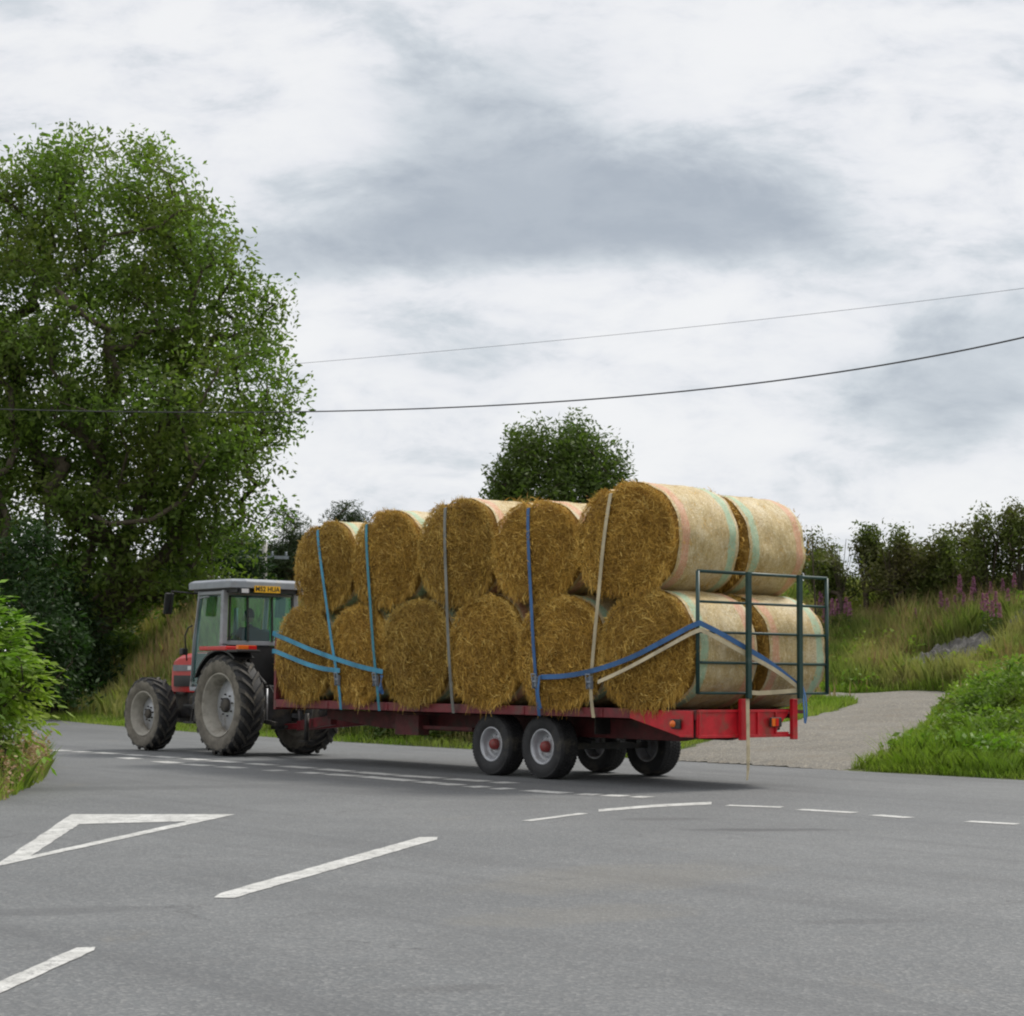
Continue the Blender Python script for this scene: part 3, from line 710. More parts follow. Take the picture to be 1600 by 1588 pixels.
def left_bush(name, label, Yt, blobs, n, L, seed, lm, pairs=5, ll=.075):
    P, D = [], []
    cs = []
    for (px, py, r) in blobs:
        c = at(px, py, Yt + random.uniform(-.5, .5)); cs.append(c)
        m = int(n * r * r)
        q = rng.normal(size=(m, 3)); q /= np.linalg.norm(q, axis=1)[:, None]; rr = r * rng.uniform(.55, 1, m)[:, None] ** .6
        P.append(np.array(c) + q * rr * np.array([1, .9, .9])); d = q * .9 + np.array([0, 0, .25]) + rng.normal(size=(m, 3)) * .35; D.append(d / np.linalg.norm(d, axis=1)[:, None])
    P, D = np.vstack(P), np.vstack(D)
    P = P - np.array([.22 * Yt / 23, 0, .14])
    ok = (P[:, 2] > (.55 if pairs > 4 else .05)) & ((P[:, 2] > 1.1) | (P[:, 0] < np.interp(P[:, 1], [17, 20.4, 24.5, 29.6], [-5.45, -5.5, -6.05, -7.15]) - .05)); P, D = P[ok], D[ok]
    base = Vector((sum(c.x for c in cs) / len(cs), Yt, 0)); 
    V, F, T = pinnate(P, D, L, pairs, ll)
    nodes = [(base.x, Yt, 0), (base.x, Yt, .3)]; par = [-1, 0]
    tg = P[rng.choice(len(P), min(150, len(P)), replace=False)]
    tg = tg[np.argsort(np.linalg.norm(tg - np.array([base.x, Yt, 0]), axis=1))]
    arr, par, tips = grow(nodes, par, tg, .35, .08, .8)
    return put_tree(name, base, label, 'bush', [('trunk', branch_mesh(arr, par, tips, .005, .5, 5), M['twig'])], [('foliage', (V, F, T), lm)])
left_bush('elder_bush', 'leafy bright green bush leaning over the road from the left edge', 23.0,
          ((-60, 990, .62), (-10, 1000, .5), (14, 972, .28), (20, 1040, .38), (34, 1012, .26), (-40, 1100, .6), (18, 1085, .36), (46, 1062, .2), (40, 1105, .24), (-10, 945, .27), (-80, 1180, .6)), 330, .46, 1, M['bush'], 5, .15)
left_bush('bramble_clump', 'low weedy green clump at the foot of the leafy bush on the left verge', 21.8,
          ((-50, 1180, .5), (-10, 1170, .42), (25, 1150, .3), (40, 1180, .22), (10, 1210, .3), (-25, 1230, .33)), 620, .2, 2, M['bramble'], 3, .08)
# rough grass and seed heads round its foot
bx0 = rng.uniform(-8.2, -5.2, 9000); by0 = rng.uniform(18.5, 31, 9000)
def side_x(y): return np.interp(y, [17, 20.4, 24.5, 29.6, 33.5], [-5.45, -5.5, -6.05, -7.15, -8.6])
ok = bx0 < side_x(by0) + .12; bx0, by0 = bx0[ok], by0[ok]
V, F = blades(bx0, by0, .34, .02, .8)
o = link('verge_weeds', npmesh('verge_weeds', V, F, tint=rng.uniform(0, 1, len(F))), [M['grass_short']]); o['kind'] = 'stuff'
M['seed'] = leafmat('seed_heads', (.20, .10, .05), (.42, .30, .19), None, .3)
ys_ = rng.uniform(20.3, 28.5, 120); xs_ = side_x(ys_) + rng.uniform(-.35, .14, 120)
V, F, T = leaves(np.stack([xs_, ys_, rng.uniform(.08, .5, 120)], 1), 16, (.035, .035, .07), .05, .6, -.3)
V3, F3 = blades(xs_, ys_, .55, .012, .15)
o = link('dock_seed_heads', npmesh('dock_seed_heads', V, F, tint=T), [M['seed']]); o['kind'] = 'stuff'
# ------------------------------------------------------------------ rock outcrop in the bank
def rock():
    m, t, b = newmat('rock'); g = t.n.new('ShaderNodeNewGeometry').outputs['Position']
    c = t.mix(t.map(t.noise(g, 1.6, 7, .7), .35, .65), (.09, .085, .08), (.22, .21, .195))
    c = t.mix(t.map(t.noise(g, 3.5, 6, .7), .56, .7), c, (.10, .12, .04))
    t.put(b.inputs['Base Color'], c); b.inputs['Roughness'].default_value = .95
    t.put(b.inputs['Normal'], t.bump(t.noise(g, 7, 7, .75), 1, .08))
    M['rock'] = m
    def patch(c, wx, wy, lift, lb, seed):
        n = 70; g_ = np.linspace(-1, 1, n); U, V_ = np.meshgrid(g_, g_)
        x = c.x + U * wx; y = c.y + V_ * wy; r = np.hypot(U, V_) + .16 * wob(U * 5 + seed, V_ * 5)
        z = height(x, y).copy(); q = np.zeros_like(z)
        for i in range(n):
            for j_ in range(n):
                p = Vector((x[i, j_] * 1.0, y[i, j_] * 1.0, z[i, j_] * 2.2)); vd = noise.voronoi(p * 2.3 + Vector((seed, 0, 0)))[0]
                q[i, j_] = .42 * (noise.cell(p * 1.9) * .4 + vd[1] - vd[0]) + .22 * noise.fractal(p * 5, .8, 2, 6) * 1.6
        z = z - .06 + lift * (1 - ss(.55, 1.0, r)) * (.55 + q) - .3 * ss(.8, 1.1, r)
        I_ = np.arange(n * n).reshape(n, n); F = np.stack([I_[:-1, :-1], I_[:-1, 1:], I_[1:, 1:], I_[1:, :-1]], -1).reshape(-1, 4)
        V = np.stack([x, y, z], -1).reshape(-1, 3) - np.array(c)
        tag(link('rock', npmesh('rock', V, F, smooth=False), [m], loc=c), lb, 'rock')
    patch(ROCK, 1.5, 1.5, .34, 'broken grey rock face showing through the grassy bank', 1)
    patch(hit(1432, 985), .75, .7, .25, 'smaller grey rock on the bank, upper left of the broken rock face', 5)
    patch(hit(1604, 990), .6, .6, .6, 'brown grey rock at the right edge of the bank', 9)
rock()
# ------------------------------------------------------------------ willowherb
M['pink'] = leafmat('willowherb_flowers', (.26, .09, .19), (.44, .20, .34), None, .35)
M['stemgreen'] = leafmat('willowherb_stems', (.05, .08, .02), (.12, .15, .04), None, .3)
def willow(name, loc, h, rz, label, group, protos={}):
    if 'a' not in protos:
        for key in 'ab':
            zs = np.linspace(.62, 1.0, 90); r = .045 * (1.06 - zs) / .4 + .006; a = rng.uniform(0, 6.28, 90)
            c = np.stack([np.cos(a) * r, np.sin(a) * r, zs], 1); V, F, T = leaves(c, 2, (.006, .006, .006), .045, .7, .1)
            fl = npmesh('flower_spike', V, F, tint=T)
            zs = rng.uniform(.08, .64, 46); a = rng.uniform(0, 6.28, 46); c = np.stack([np.cos(a) * .05, np.sin(a) * .05, zs], 1); V, F, T = leaves(c, 1, (.01, .01, .01), .12, .2, .1)
            m = MB().tube([(0, 0, -.1), (.01, 0, .5), (0, .01, 1.0)], [.008, .006, .002], 5)
            V2 = np.array(m.v); F2 = [f for f in m.f if len(f) == 4]
            st = npmesh('stem', np.vstack([V2, V]), np.vstack([np.array(F2), F + len(V2)]), tint=np.concatenate([np.zeros(len(F2)), T]))
            fl.materials.append(M['pink']); st.materials.append(M['stemgreen']); protos[key] = (fl, st)
    fl, st = protos[random.choice('ab')]
    root = empty(name, loc, rz, label, 'wildflower', group); root.scale = (h * 1.1, h * 1.1, h)
    for nm, me in (('flower_spike', fl), ('stem', st)):
        o = bpy.data.objects.new(nm, me); C.objects.link(o); o.parent = root
def crest(px, Yv): p_ = at(px, 940, Yv); return Vector((p_.x, Yv, H(p_.x, Yv) + .05))
def on_ground(px, py, lo=38, hi=75):
    a, e = ray(px, py); Yv = lo
    while Yv < hi and EYE + e * Yv > H(a * Yv, Yv): Yv += .1
    return Vector((a * Yv, Yv, H(a * Yv, Yv)))
for i, (px, py, h) in enumerate(((1268, 935, .85), (1282, 930, .9), (1293, 925, 1.25), (1288, 938, .8), (1300, 938, .9), (1308, 936, .8), (1322, 940, .85), (1328, 942, .75), (1275, 940, .7))):
    willow('willowherb', crest(px, 56.5 - (py - 925) * .12), h * 1.4, random.uniform(0, 6), 'purple pink willowherb spike beside the top right corner of the green rear rails', 'willowherb beside the rear rails')
for i, (px, py, h) in enumerate(((1430, 944, .6), (1470, 946, .9), (1480, 950, .8), (1492, 948, .75), (1500, 944, 1.05), (1506, 952, .8), (1518, 950, .8), (1522, 945, .9), (1536, 970, .9), (1542, 975, 1.0), (1550, 978, .85), (1556, 972, .9), (1562, 980, .8), (1575, 965, .7), (1548, 948, .7), (1585, 950, .8), (1567, 945, .7))):
    willow('willowherb', crest(px, 53.2 - (py - 944) * .08), h * 1.25, random.uniform(0, 6), 'faded pink willowherb spike below the tall dark hedge shrubs at right', 'willowherb below the right hedge')
# ------------------------------------------------------------------ pole and wires
M['pole'] = mat('weathered_pole', (.38, .37, .35), .9, var=.15)
M['steelgrey'] = mat('steel_grey', (.25, .28, .32), .5, .3)
p = at(412, 930, 74); p.z = H(p.x, 74) - .2; topz = at(412, 848, 74).z - p.z
pr_ = empty('utility_pole', p, .35, 'thin pale grey utility pole behind the tractor cab roof', 'pole')
MB().tube([(0, 0, 0), (0, 0, topz)], [.14, .10], 12).build('pole_shaft', M['pole'], pr_)
m = MB().box((-.95, -.06, topz - .62), (.95, .06, topz - .5))
m.build('crossarm', M['steelgrey'], pr_)
for x_ in (-.85, 0.3, .85): MB().lathe([(.001, 0), (.05, 0), (.06, .05), (.035, .1), (.05, .16), (.001, .17)], 10).build('insulator', M['steelgrey'], pr_, loc=(x_, 0, topz - .5), rot=(R(90), 0, 0))
M['wire'] = mat('wire', (.035, .034, .04), .6)
def wire(pts, r, label):
    P = [np.array(at(*q)) for q in pts]; xs_ = [q[0] for q in pts]; A = np.array(P)
    # quadratic fit through the points in 3D
    s = np.array(xs_, float); co = [np.polyfit(s, A[:, k], 2) for k in range(3)]
    ss_ = np.linspace(s[0], s[-1], 60); pts3 = [tuple(np.polyval(co[k], v) for k in range(3)) for v in ss_]
    o = MB().tube(pts3, r, 8).build('overhead_wire', M['wire']); tag(o, label, 'wire')
wire(((-150, 630, 56), (150, 646, 52), (450, 651, 48), (800, 632, 44), (1200, 589, 39), (1600, 522, 34), (1900, 450, 30)), .016, 'thicker dark overhead wire crossing the sky and the big tree')
wire(((430, 572, 70), (640, 553, 68), (900, 527, 65), (1200, 500, 61), (1600, 452, 56), (1850, 415, 52)), .0065, 'very thin overhead wire, the upper of the two in the sky')
# ------------------------------------------------------------------ trailer frame helpers
YAW = R(39.15); ORG = Vector((2.278, 23.67, 0)); RZ = YAW - R(90)
DF = Vector((-math.sin(YAW), math.cos(YAW), 0)); DN = Vector((math.cos(YAW), math.sin(YAW), 0))
def W(u, v, z): return ORG + DF * u + DN * v + Vector((0, 0, z))      # u forward, v to the far side
def proj(p):
    x, y, z = p[0], p[1], p[2] - EYE; c, s = math.cos(PITCH), math.sin(PITCH)
    Yc = y * c + z * s; Zc = -y * s + z * c; px, py = F_PX * x / Yc, -F_PX * Zc / Yc; cr, sr = math.cos(ROLL), math.sin(ROLL)
    return 800 + px * cr - py * sr, 794 + px * sr + py * cr
def solve_u(px, v, z):
    lo, hi = -2, 20
    for _ in range(40):
        md = (lo + hi) / 2
        if proj(W(md, v, z))[0] > px: lo = md
        else: hi = md
    return lo
M['red_dark'] = mat('shaded_dusty_red_paint', (.15, .012, .018), .5, var=.2, dirt=(.09, .05, .04), dirt_amt=.35)  # trailer red with the side rail's shadow put into the colour, plus dirt
M['red'] = mat('bright_red_paint', (.50, .010, .020), .42, var=.16, dirt=(.22, .07, .045), dirt_amt=.34, coat=.05)
M['chassis'] = mat('shaded_steel', (.11, .02, .02), .7, var=.3, dirt=(.05, .035, .025), dirt_amt=.4)  # shade beneath the bed is put into this dark red, dirt on top
M['black_iron'] = mat('black_iron', (.02, .02, .02), .6, var=.3, dirt=(.08, .065, .045), dirt_amt=.3)
M['green'] = mat('green_gate_paint', (.008, .038, .032), .45, var=.2, dirt=(.09, .11, .10), dirt_amt=.2, vscale=4)
M['tyre'] = mat('tyre_rubber', (.022, .022, .023), .75, var=.3, dirt=(.09, .08, .06), dirt_amt=.2, bump=.3)
M['tyre_dusty'] = mat('dusty_sidewall', (.15, .135, .11), .9, var=.25, dirt=(.07, .062, .05), dirt_amt=.3, bump=.3)
M['lug_dust'] = mat('dusty_lugs', (.05, .046, .04), .85, var=.4, dirt=(.15, .13, .10), dirt_amt=.3)
M['rim_silver'] = mat('silver_rim', (.42, .43, .45), .45, .4, var=.1, dirt=(.2, .18, .15), dirt_amt=.3)
M['rim_dusty'] = mat('dusty_rim', (.30, .28, .24), .75, var=.15, dirt=(.16, .14, .11), dirt_amt=.35)
M['hub_red'] = mat('red_hub', (.25, .02, .018), .55, var=.2, dirt=(.1, .06, .05), dirt_amt=.3)
M['lamp_red'] = mat('red_lens', (.6, .012, .012), .2, var=.05); M['lamp_orange'] = mat('orange_lens', (.8, .16, .02), .2, var=.05)
M['lamp_clear'] = mat('clear_lens', (.6, .6, .62), .1, var=.05)
# ------------------------------------------------------------------ trailer  (local x = -u, y = v)
TR = empty('flatbed_trailer', W(0, 0, 0), RZ, 'long red flatbed farm trailer carrying two layers of round straw bales', 'trailer')
BL, BW, BZ = 9.62, 2.40, .985
def X_(u): return -u
b = MB()
b.box((X_(0.02), .10, BZ - .05), (X_(BL), BW - .42, BZ - .004)); b.box((X_(.55), BW - .4199, BZ - .05), (X_(BL), BW - .10, BZ - .004))
for u in np.arange(.6, BL, .6): b.box((X_(u), .12, BZ - .13), (X_(u + .06), BW - .12, BZ - .052))
b.build('deck', M['chassis'], TR)
for v0, v1, lip in ((.0, .095, -1), (BW - .095, BW, 1)):
    b = MB().box((X_(.0 if lip < 0 else .55), v0, BZ - .125), (X_(BL), v1, BZ)); 
    for u in np.arange(.9, BL, .8): b.box((X_(u), v0 - .012 if lip < 0 else v1, BZ - .12), (X_(u + .05), v0 if lip < 0 else v1 + .012, BZ - .01))
    b.build('side_rail', M['red_dark'], TR, bevel=.008)
for v in (.72, BW - .84):
    b = MB(); b.prism([(X_(.15), BZ - .16), (X_(.15), BZ - .26), (X_(1.0), BZ - .42), (X_(7.6), BZ - .42), (X_(9.2), BZ - .30), (X_(9.2), BZ - .16)], 1, v, v + .12)
    b.build('chassis_beam', M['chassis'], TR, bevel=.006)
# drawbar, front board
b = MB(); b.bar((X_(9.1), .78, .66), (X_(10.75), BW / 2, .52), .12, .16); b.bar((X_(9.1), BW - .78, .66), (X_(10.75), BW / 2, .52), .12, .16)
b.bar((X_(10.6), BW / 2, .52), (X_(11.15), BW / 2, .5), .11, .1); b.build('drawbar', M['red_dark'], TR, bevel=.01)
b = MB(); b.tube([(X_(10.0), BW / 2 - .35, .30), (X_(10.0), BW / 2 - .35, .75)], .04, 12); b.box((X_(9.9), BW / 2 - .45, .28), (X_(10.1), BW / 2 - .25, .30)); b.build('jack_leg', M['black_iron'], TR)
b = MB(); b.box((X_(BL + .003), 0.0, BZ - .16), (X_(BL + .07), BW, BZ - .005))
for v in (.0, .8, 1.55, BW - .07): b.box((X_(BL + .003), v, BZ), (X_(BL + .07), v + .07, BZ + 1.0))
b.box((X_(BL + .01), .071, BZ + .93), (X_(BL + .06), BW - .071, BZ + .99)); b.box((X_(BL + .012), .071, BZ + .02), (X_(BL + .03), BW - .071, BZ + .38))
b.build('headboard', M['red_dark'], TR, bevel=.006)
# hydraulic hoses
b = MB()
for k in range(3): b.tube([(X_(9.7), 1.0 + .1 * k, .8), (X_(10.2), 1.02 + .08 * k, .95 - .03 * k), (X_(10.7), 1.1 + .06 * k, .78), (X_(11.1), 1.15 + .05 * k, 1.1)], .014, 8)
b.build('hose', M['black_iron'], TR)
# rear beam, bright red, with side tapers and lights
zt, zb = BZ + .02, BZ - .335
b = MB()
b.box((X_(-.02), .02, zb), (X_(.015), 1.42, zt - .02))
b.prism([(1.42, zt - .02), (1.42, zb + .07), (1.66, zt - .06), (1.66, zt - .02)], 0, X_(-.02), X_(.015)); b.box((X_(-.02), 1.42, zb), (X_(.015), 1.66, zb + .055))
b.box((X_(-.04), .02, zb - .01), (X_(-.021), 1.66, zb + .03)); b.box((X_(-.04), .02, zt - .05), (X_(-.021), 1.66, zt - .015))
for v in (.03, 1.06, 1.39): b.box((X_(-.045), v, zb + .03), (X_(-.021), v + .025, zt - .05))
b.build('rear_beam', M['red'], TR, bevel=.005)
b = MB(); b.prism([(X_(.018), zt - .03), (X_(.018), zb), (X_(.22), zb), (X_(1.15), zt - .14), (X_(1.15), zt - .03)], 1, -.035, -.012)
b.box((X_(.018), -.06, zb), (X_(.22), -.036, zb + .03)); b.build('side_plate', M['red'], TR, bevel=.004)
for v in (.70, 1.64):
    b = MB().box((X_(-.11), v, zb - .04), (X_(-.047), v + .09, zt + .12)); b.build('upright_socket', M['red'], TR, bevel=.008)
for (u, v, sx) in ((.36, -.075, 0), (-.048, 1.26, 1)):
    if sx == 0:
        MB().box((X_(u), v, zb + .1), (X_(u - .16), v + .036, zb + .22)).build('lamp_bracket', M['black_iron'], TR, bevel=.01)
        MB().lathe([(.001, -.03), (.035, -.028), (.045, 0)], 20, c=(X_(u - .04), v, zb + .16)).build('side_marker', M['lamp_orange'], TR)
    else:
        q = MB().box((X_(u - .04), v, zb + .12), (X_(u), v + .2, zb + .24)).build('tail_light', M['black_iron'], TR, bevel=.012)
        MB().box((X_(u - .048), v + .01, zb + .13), (X_(u - .0405), v + .07, zb + .23)).build('lens', M['lamp_orange'], q)
        MB().box((X_(u - .048), v + .08, zb + .13), (X_(u - .0405), v + .13, zb + .23)).build('lens', M['lamp_red'], q)
# green rear gate
zg, hg = 1.195, 1.505
gm = MB(); ux = X_(-.04)
for v in (.0, 2.37): gm.tube([(ux, v, zg - .01), (ux, v, zg + hg)], .026, 10)
for k in range(5):
    z = zg + hg * k / 4; gm.tube([(ux, .0, z), (ux, 2.37, z)], .018 if k not in (4,) else .022, 10)
gm.build('rear_gate', M['green'], TR)
for v in (.725, 1.665): MB().box((X_(-.235), v - .035, zt + .125), (X_(-.183), v + .035, zg + hg + .01)).build('gate_post', M['green'], TR, bevel=.006)
# trailer wheels
def road_tyre(R0, w, r_rim, lugs=56):
    h = w / 2; prof = [(r_rim, -h * .80), (r_rim + .03, -h * .93), ((R0 + r_rim) / 2, -h * 1.0), (R0 * .93, -h * .93), (R0 * .982, -h * .80), (R0 - .012, -h * .5), (R0 - .01, 0), (R0 - .012, h * .5), (R0 * .982, h * .8), (R0 * .93, h * .93), ((R0 + r_rim) / 2, h), (r_rim + .03, h * .93), (r_rim, h * .8)]
    m = MB().lathe(prof, 72)
    for k in range(lugs):
        for row, (y0, y1) in enumerate(((-.96, -.62), (-.52, -.18), (-.12, .12), (.18, .52), (.62, .96))):
            a = 2 * math.pi * (k + (row % 2) * .5) / lugs; da = 2 * math.pi / lugs * .34
            vs = []
            for rr0, sh in ((R0 - .028, 1), (R0, .85)):
                for ya, aa in ((y0, a - da * sh), (y1, a - da * sh), (y1, a + da * sh), (y0, a + da * sh)):
                    r_ = rr0 - (.02 if abs(ya) > .9 else 0); vs.append((r_ * math.cos(aa), ya * h, r_ * math.sin(aa)))
            m.add(vs, [(0,3,2,1),(4,5,6,7),(0,1,5,4),(1,2,6,5),(2,3,7,6),(3,0,4,7)])
    return m
def wheel(parent, loc, R0, w, r_rim, out, protos={}):
    """trailer wheel, out = -1 faces the near side"""
    key = (R0,)
    if key not in protos:
        ty = road_tyre(R0, w, r_rim).build('wheel', M['tyre']).data
        h = w / 2
        rim = MB().lathe([(r_rim + .012, -h * .82), (r_rim + .004, -h * .90), (r_rim - .016, -h * .86), (r_rim - .03, -h * .6), (r_rim * .84, -h * .45), (r_rim * .8, -h * .1), (r_rim * .62, -h * .25), (r_rim * .45, -h * .35), (r_rim * .40, -h * .3), (.001, -h * .3)], 48)
        rim.lathe([(r_rim + .012, h * .82), (r_rim - .016, h * .86), (r_rim * .84, h * .3), (r_rim * .8, -h * .08)], 48)
        for k in range(8):
            a = k * math.pi / 4; rim.tube([(r_rim * .56 * math.cos(a), -h * .26, r_rim * .56 * math.sin(a)), (r_rim * .56 * math.cos(a), -h * .42, r_rim * .56 * math.sin(a))], .011, 6)
        ri = rim.build('rim', M['rim_silver']).data
        hb = MB().lathe([(.075, -h * .28), (.078, -h * .5), (.07, -h * .72), (.055, -h * .82), (.001, -h * .84)], 24).build('hub', M['hub_red']).data
        for o in [o for o in C.objects if o.data in (ty, ri, hb)]: bpy.data.objects.remove(o)
        protos[key] = (ty, ri, hb)
    ty, ri, hb = protos[key]
    wo = bpy.data.objects.new('wheel', ty); C.objects.link(wo); wo.parent = parent; wo.location = loc; wo.rotation_euler = (0, random.uniform(0, .1), 0 if out < 0 else math.pi)
    for nm, me in (('rim', ri), ('hub', hb)):
        o = bpy.data.objects.new(nm, me); C.objects.link(o); o.parent = wo
for u in (3.08, 4.19):
    wheel(TR, (X_(u), .11 + .16, .435), .435, .32, .235, -1); wheel(TR, (X_(u), 2.36 - .16, .435), .435, .32, .235, 1)
    MB().box((X_(u) - .045, .40, .39), (X_(u) + .045, 2.05, .48)).build('axle', M['black_iron'], TR)
b = MB()
for v in (.74, BW - .82):
    b.prism([(X_(2.76), .52), (X_(3.61), .72), (X_(4.51), .52), (X_(4.51), .47), (X_(3.61), .63), (X_(2.76), .47)], 1, v, v + .08)
b.build('suspension', M['black_iron'], TR)
MB().box((X_(2.35), .45, .62), (X_(2.37), .8, .95)).build('mudflap', M['black_iron'], TR)
b = MB(); b.bar((X_(5.0), .45, .62), (X_(7.0), .45, .62), .05, .05); b.box((X_(6.2), .35, .5), (X_(6.8), .55, .8)); b.build('tool_box', M['chassis'], TR)
# ------------------------------------------------------------------ bales
def straw_mat():
    m, t, b = newmat('straw')
    oi = t.n.new('ShaderNodeObjectInfo').outputs['Random']
    a = t.attr('tint'); tc = t.n.new('ShaderNodeTexCoord').outputs['Object']
    cr = t.n.new('ShaderNodeValToRGB'); t.put(cr.inputs[0], a); E = cr.color_ramp.elements
    E[0].position = 0; E[0].color = (.19, .106, .018, 1); E[1].position = 1; E[1].color = (.80, .60, .19, 1)
    e = E.new(.5); e.color = (.47, .285, .046, 1); e = E.new(.85); e.color = (.70, .48, .115, 1)
    c = cr.outputs[0]
    c = t.mix(t.map(t.noise(tc, 2.2, 4, .6), .35, .7, 0, .55), c, t.mix(1.0, c, (.60, .54, .45), 'MULTIPLY'))
    c = t.mix(1.0, c, t.mix(oi, (1.12, 1.04, .95), (.84, .82, .80)), 'MULTIPLY')
    t.put(b.inputs['Base Color'], c); b.inputs['Roughness'].default_value = .65; b.inputs['Specular IOR Level'].default_value = .3
    t.put(b.inputs['Normal'], t.bump(t.noise(t.scale3(tc, (14, 3, 14)), 3, 5, .7), .6, .03))
    return m
M['straw'] = straw_mat()
def wrap_mat(name, c_near, c_far):
    m, t, b = newmat(name)
    uv = t.n.new('ShaderNodeUVMap').outputs[0]; x, y, z = t.sep(uv)[:3]
    oi = t.n.new('ShaderNodeObjectInfo').outputs['Random']
    ob = t.n.new('ShaderNodeTexCoord').outputs['Object']; uvo = t.vmath('ADD', ob, t.comb(0, t.math('MULTIPLY', oi, 37.0), 0))
    n1 = t.noise(t.scale3(uvo, (1.6, 4, 1.6)), 4, 6, .7)
    n2 = t.noise(t.vmath('ADD', t.scale3(uvo, (9, 20, 9)), (.3, .6, .37)), 3.1, 5, .72, 1.2); n4 = t.noise(t.vmath('ADD', t.scale3(uvo, (17, 8, 17)), (3.3, 1.6, 4.37)), 2.3, 5, .75, 1.0); n3 = t.noise(uvo, 1.6, 4, .6)
    c = t.mix(t.map(n1, .35, .68), (.44, .30, .095), (.62, .48, .225))
    c = t.mix(t.map(n3, .4, .65, 0, .6), c, (.70, .61, .42))
    c = t.mix(t.map(n2, .53, .64, 0, .85), c, (.86, .78, .56))
    c = t.mix(t.map(n4, .34, .47, .75, 0), c, (.30, .19, .06))
    ed = t.math('ADD', y, t.math('MULTIPLY', t.math('SUBTRACT', n1, .5), .05))
    ed = t.math('ADD', ed, t.math('MULTIPLY', t.math('SUBTRACT', n2, .5), .05))
    for cc, lo, hi in ((c_near, .10, .225), (c_far, .93, 1.055)):
        k = t.math('MULTIPLY', t.map(ed, lo - .012, lo + .012), t.map(ed, hi - .014, hi + .014, 1, 0))
        k = t.math('MULTIPLY', k, t.map(n2, .32, .62, .85, .35))
        c = t.mix(k, c, cc)
    # net mesh: fine strands round the bale
    net = t.math('SINE', t.math('MULTIPLY', y, 2 * math.pi / .028))
    c = t.mix(t.map(net, .4, 1, 0, .16), c, (.85, .82, .74))
    t.put(b.inputs['Base Color'], c); b.inputs['Roughness'].default_value = .5; b.inputs['Specular IOR Level'].default_value = .4
    h = t.math('ADD', t.math('MULTIPLY', n2, .8), t.math('ADD', t.math('MULTIPLY', n1, .8), t.math('MULTIPLY', net, .06)))
    t.put(b.inputs['Normal'], t.bump(h, .8, .03))
    return m
PINK, MINT = (.70, .27, .18), (.24, .58, .42)
M['wrap_pm'] = wrap_mat('net_wrap_pink_first', PINK, MINT); M['wrap_mp'] = wrap_mat('net_wrap_mint_first', MINT, PINK)
BLEN = 1.17
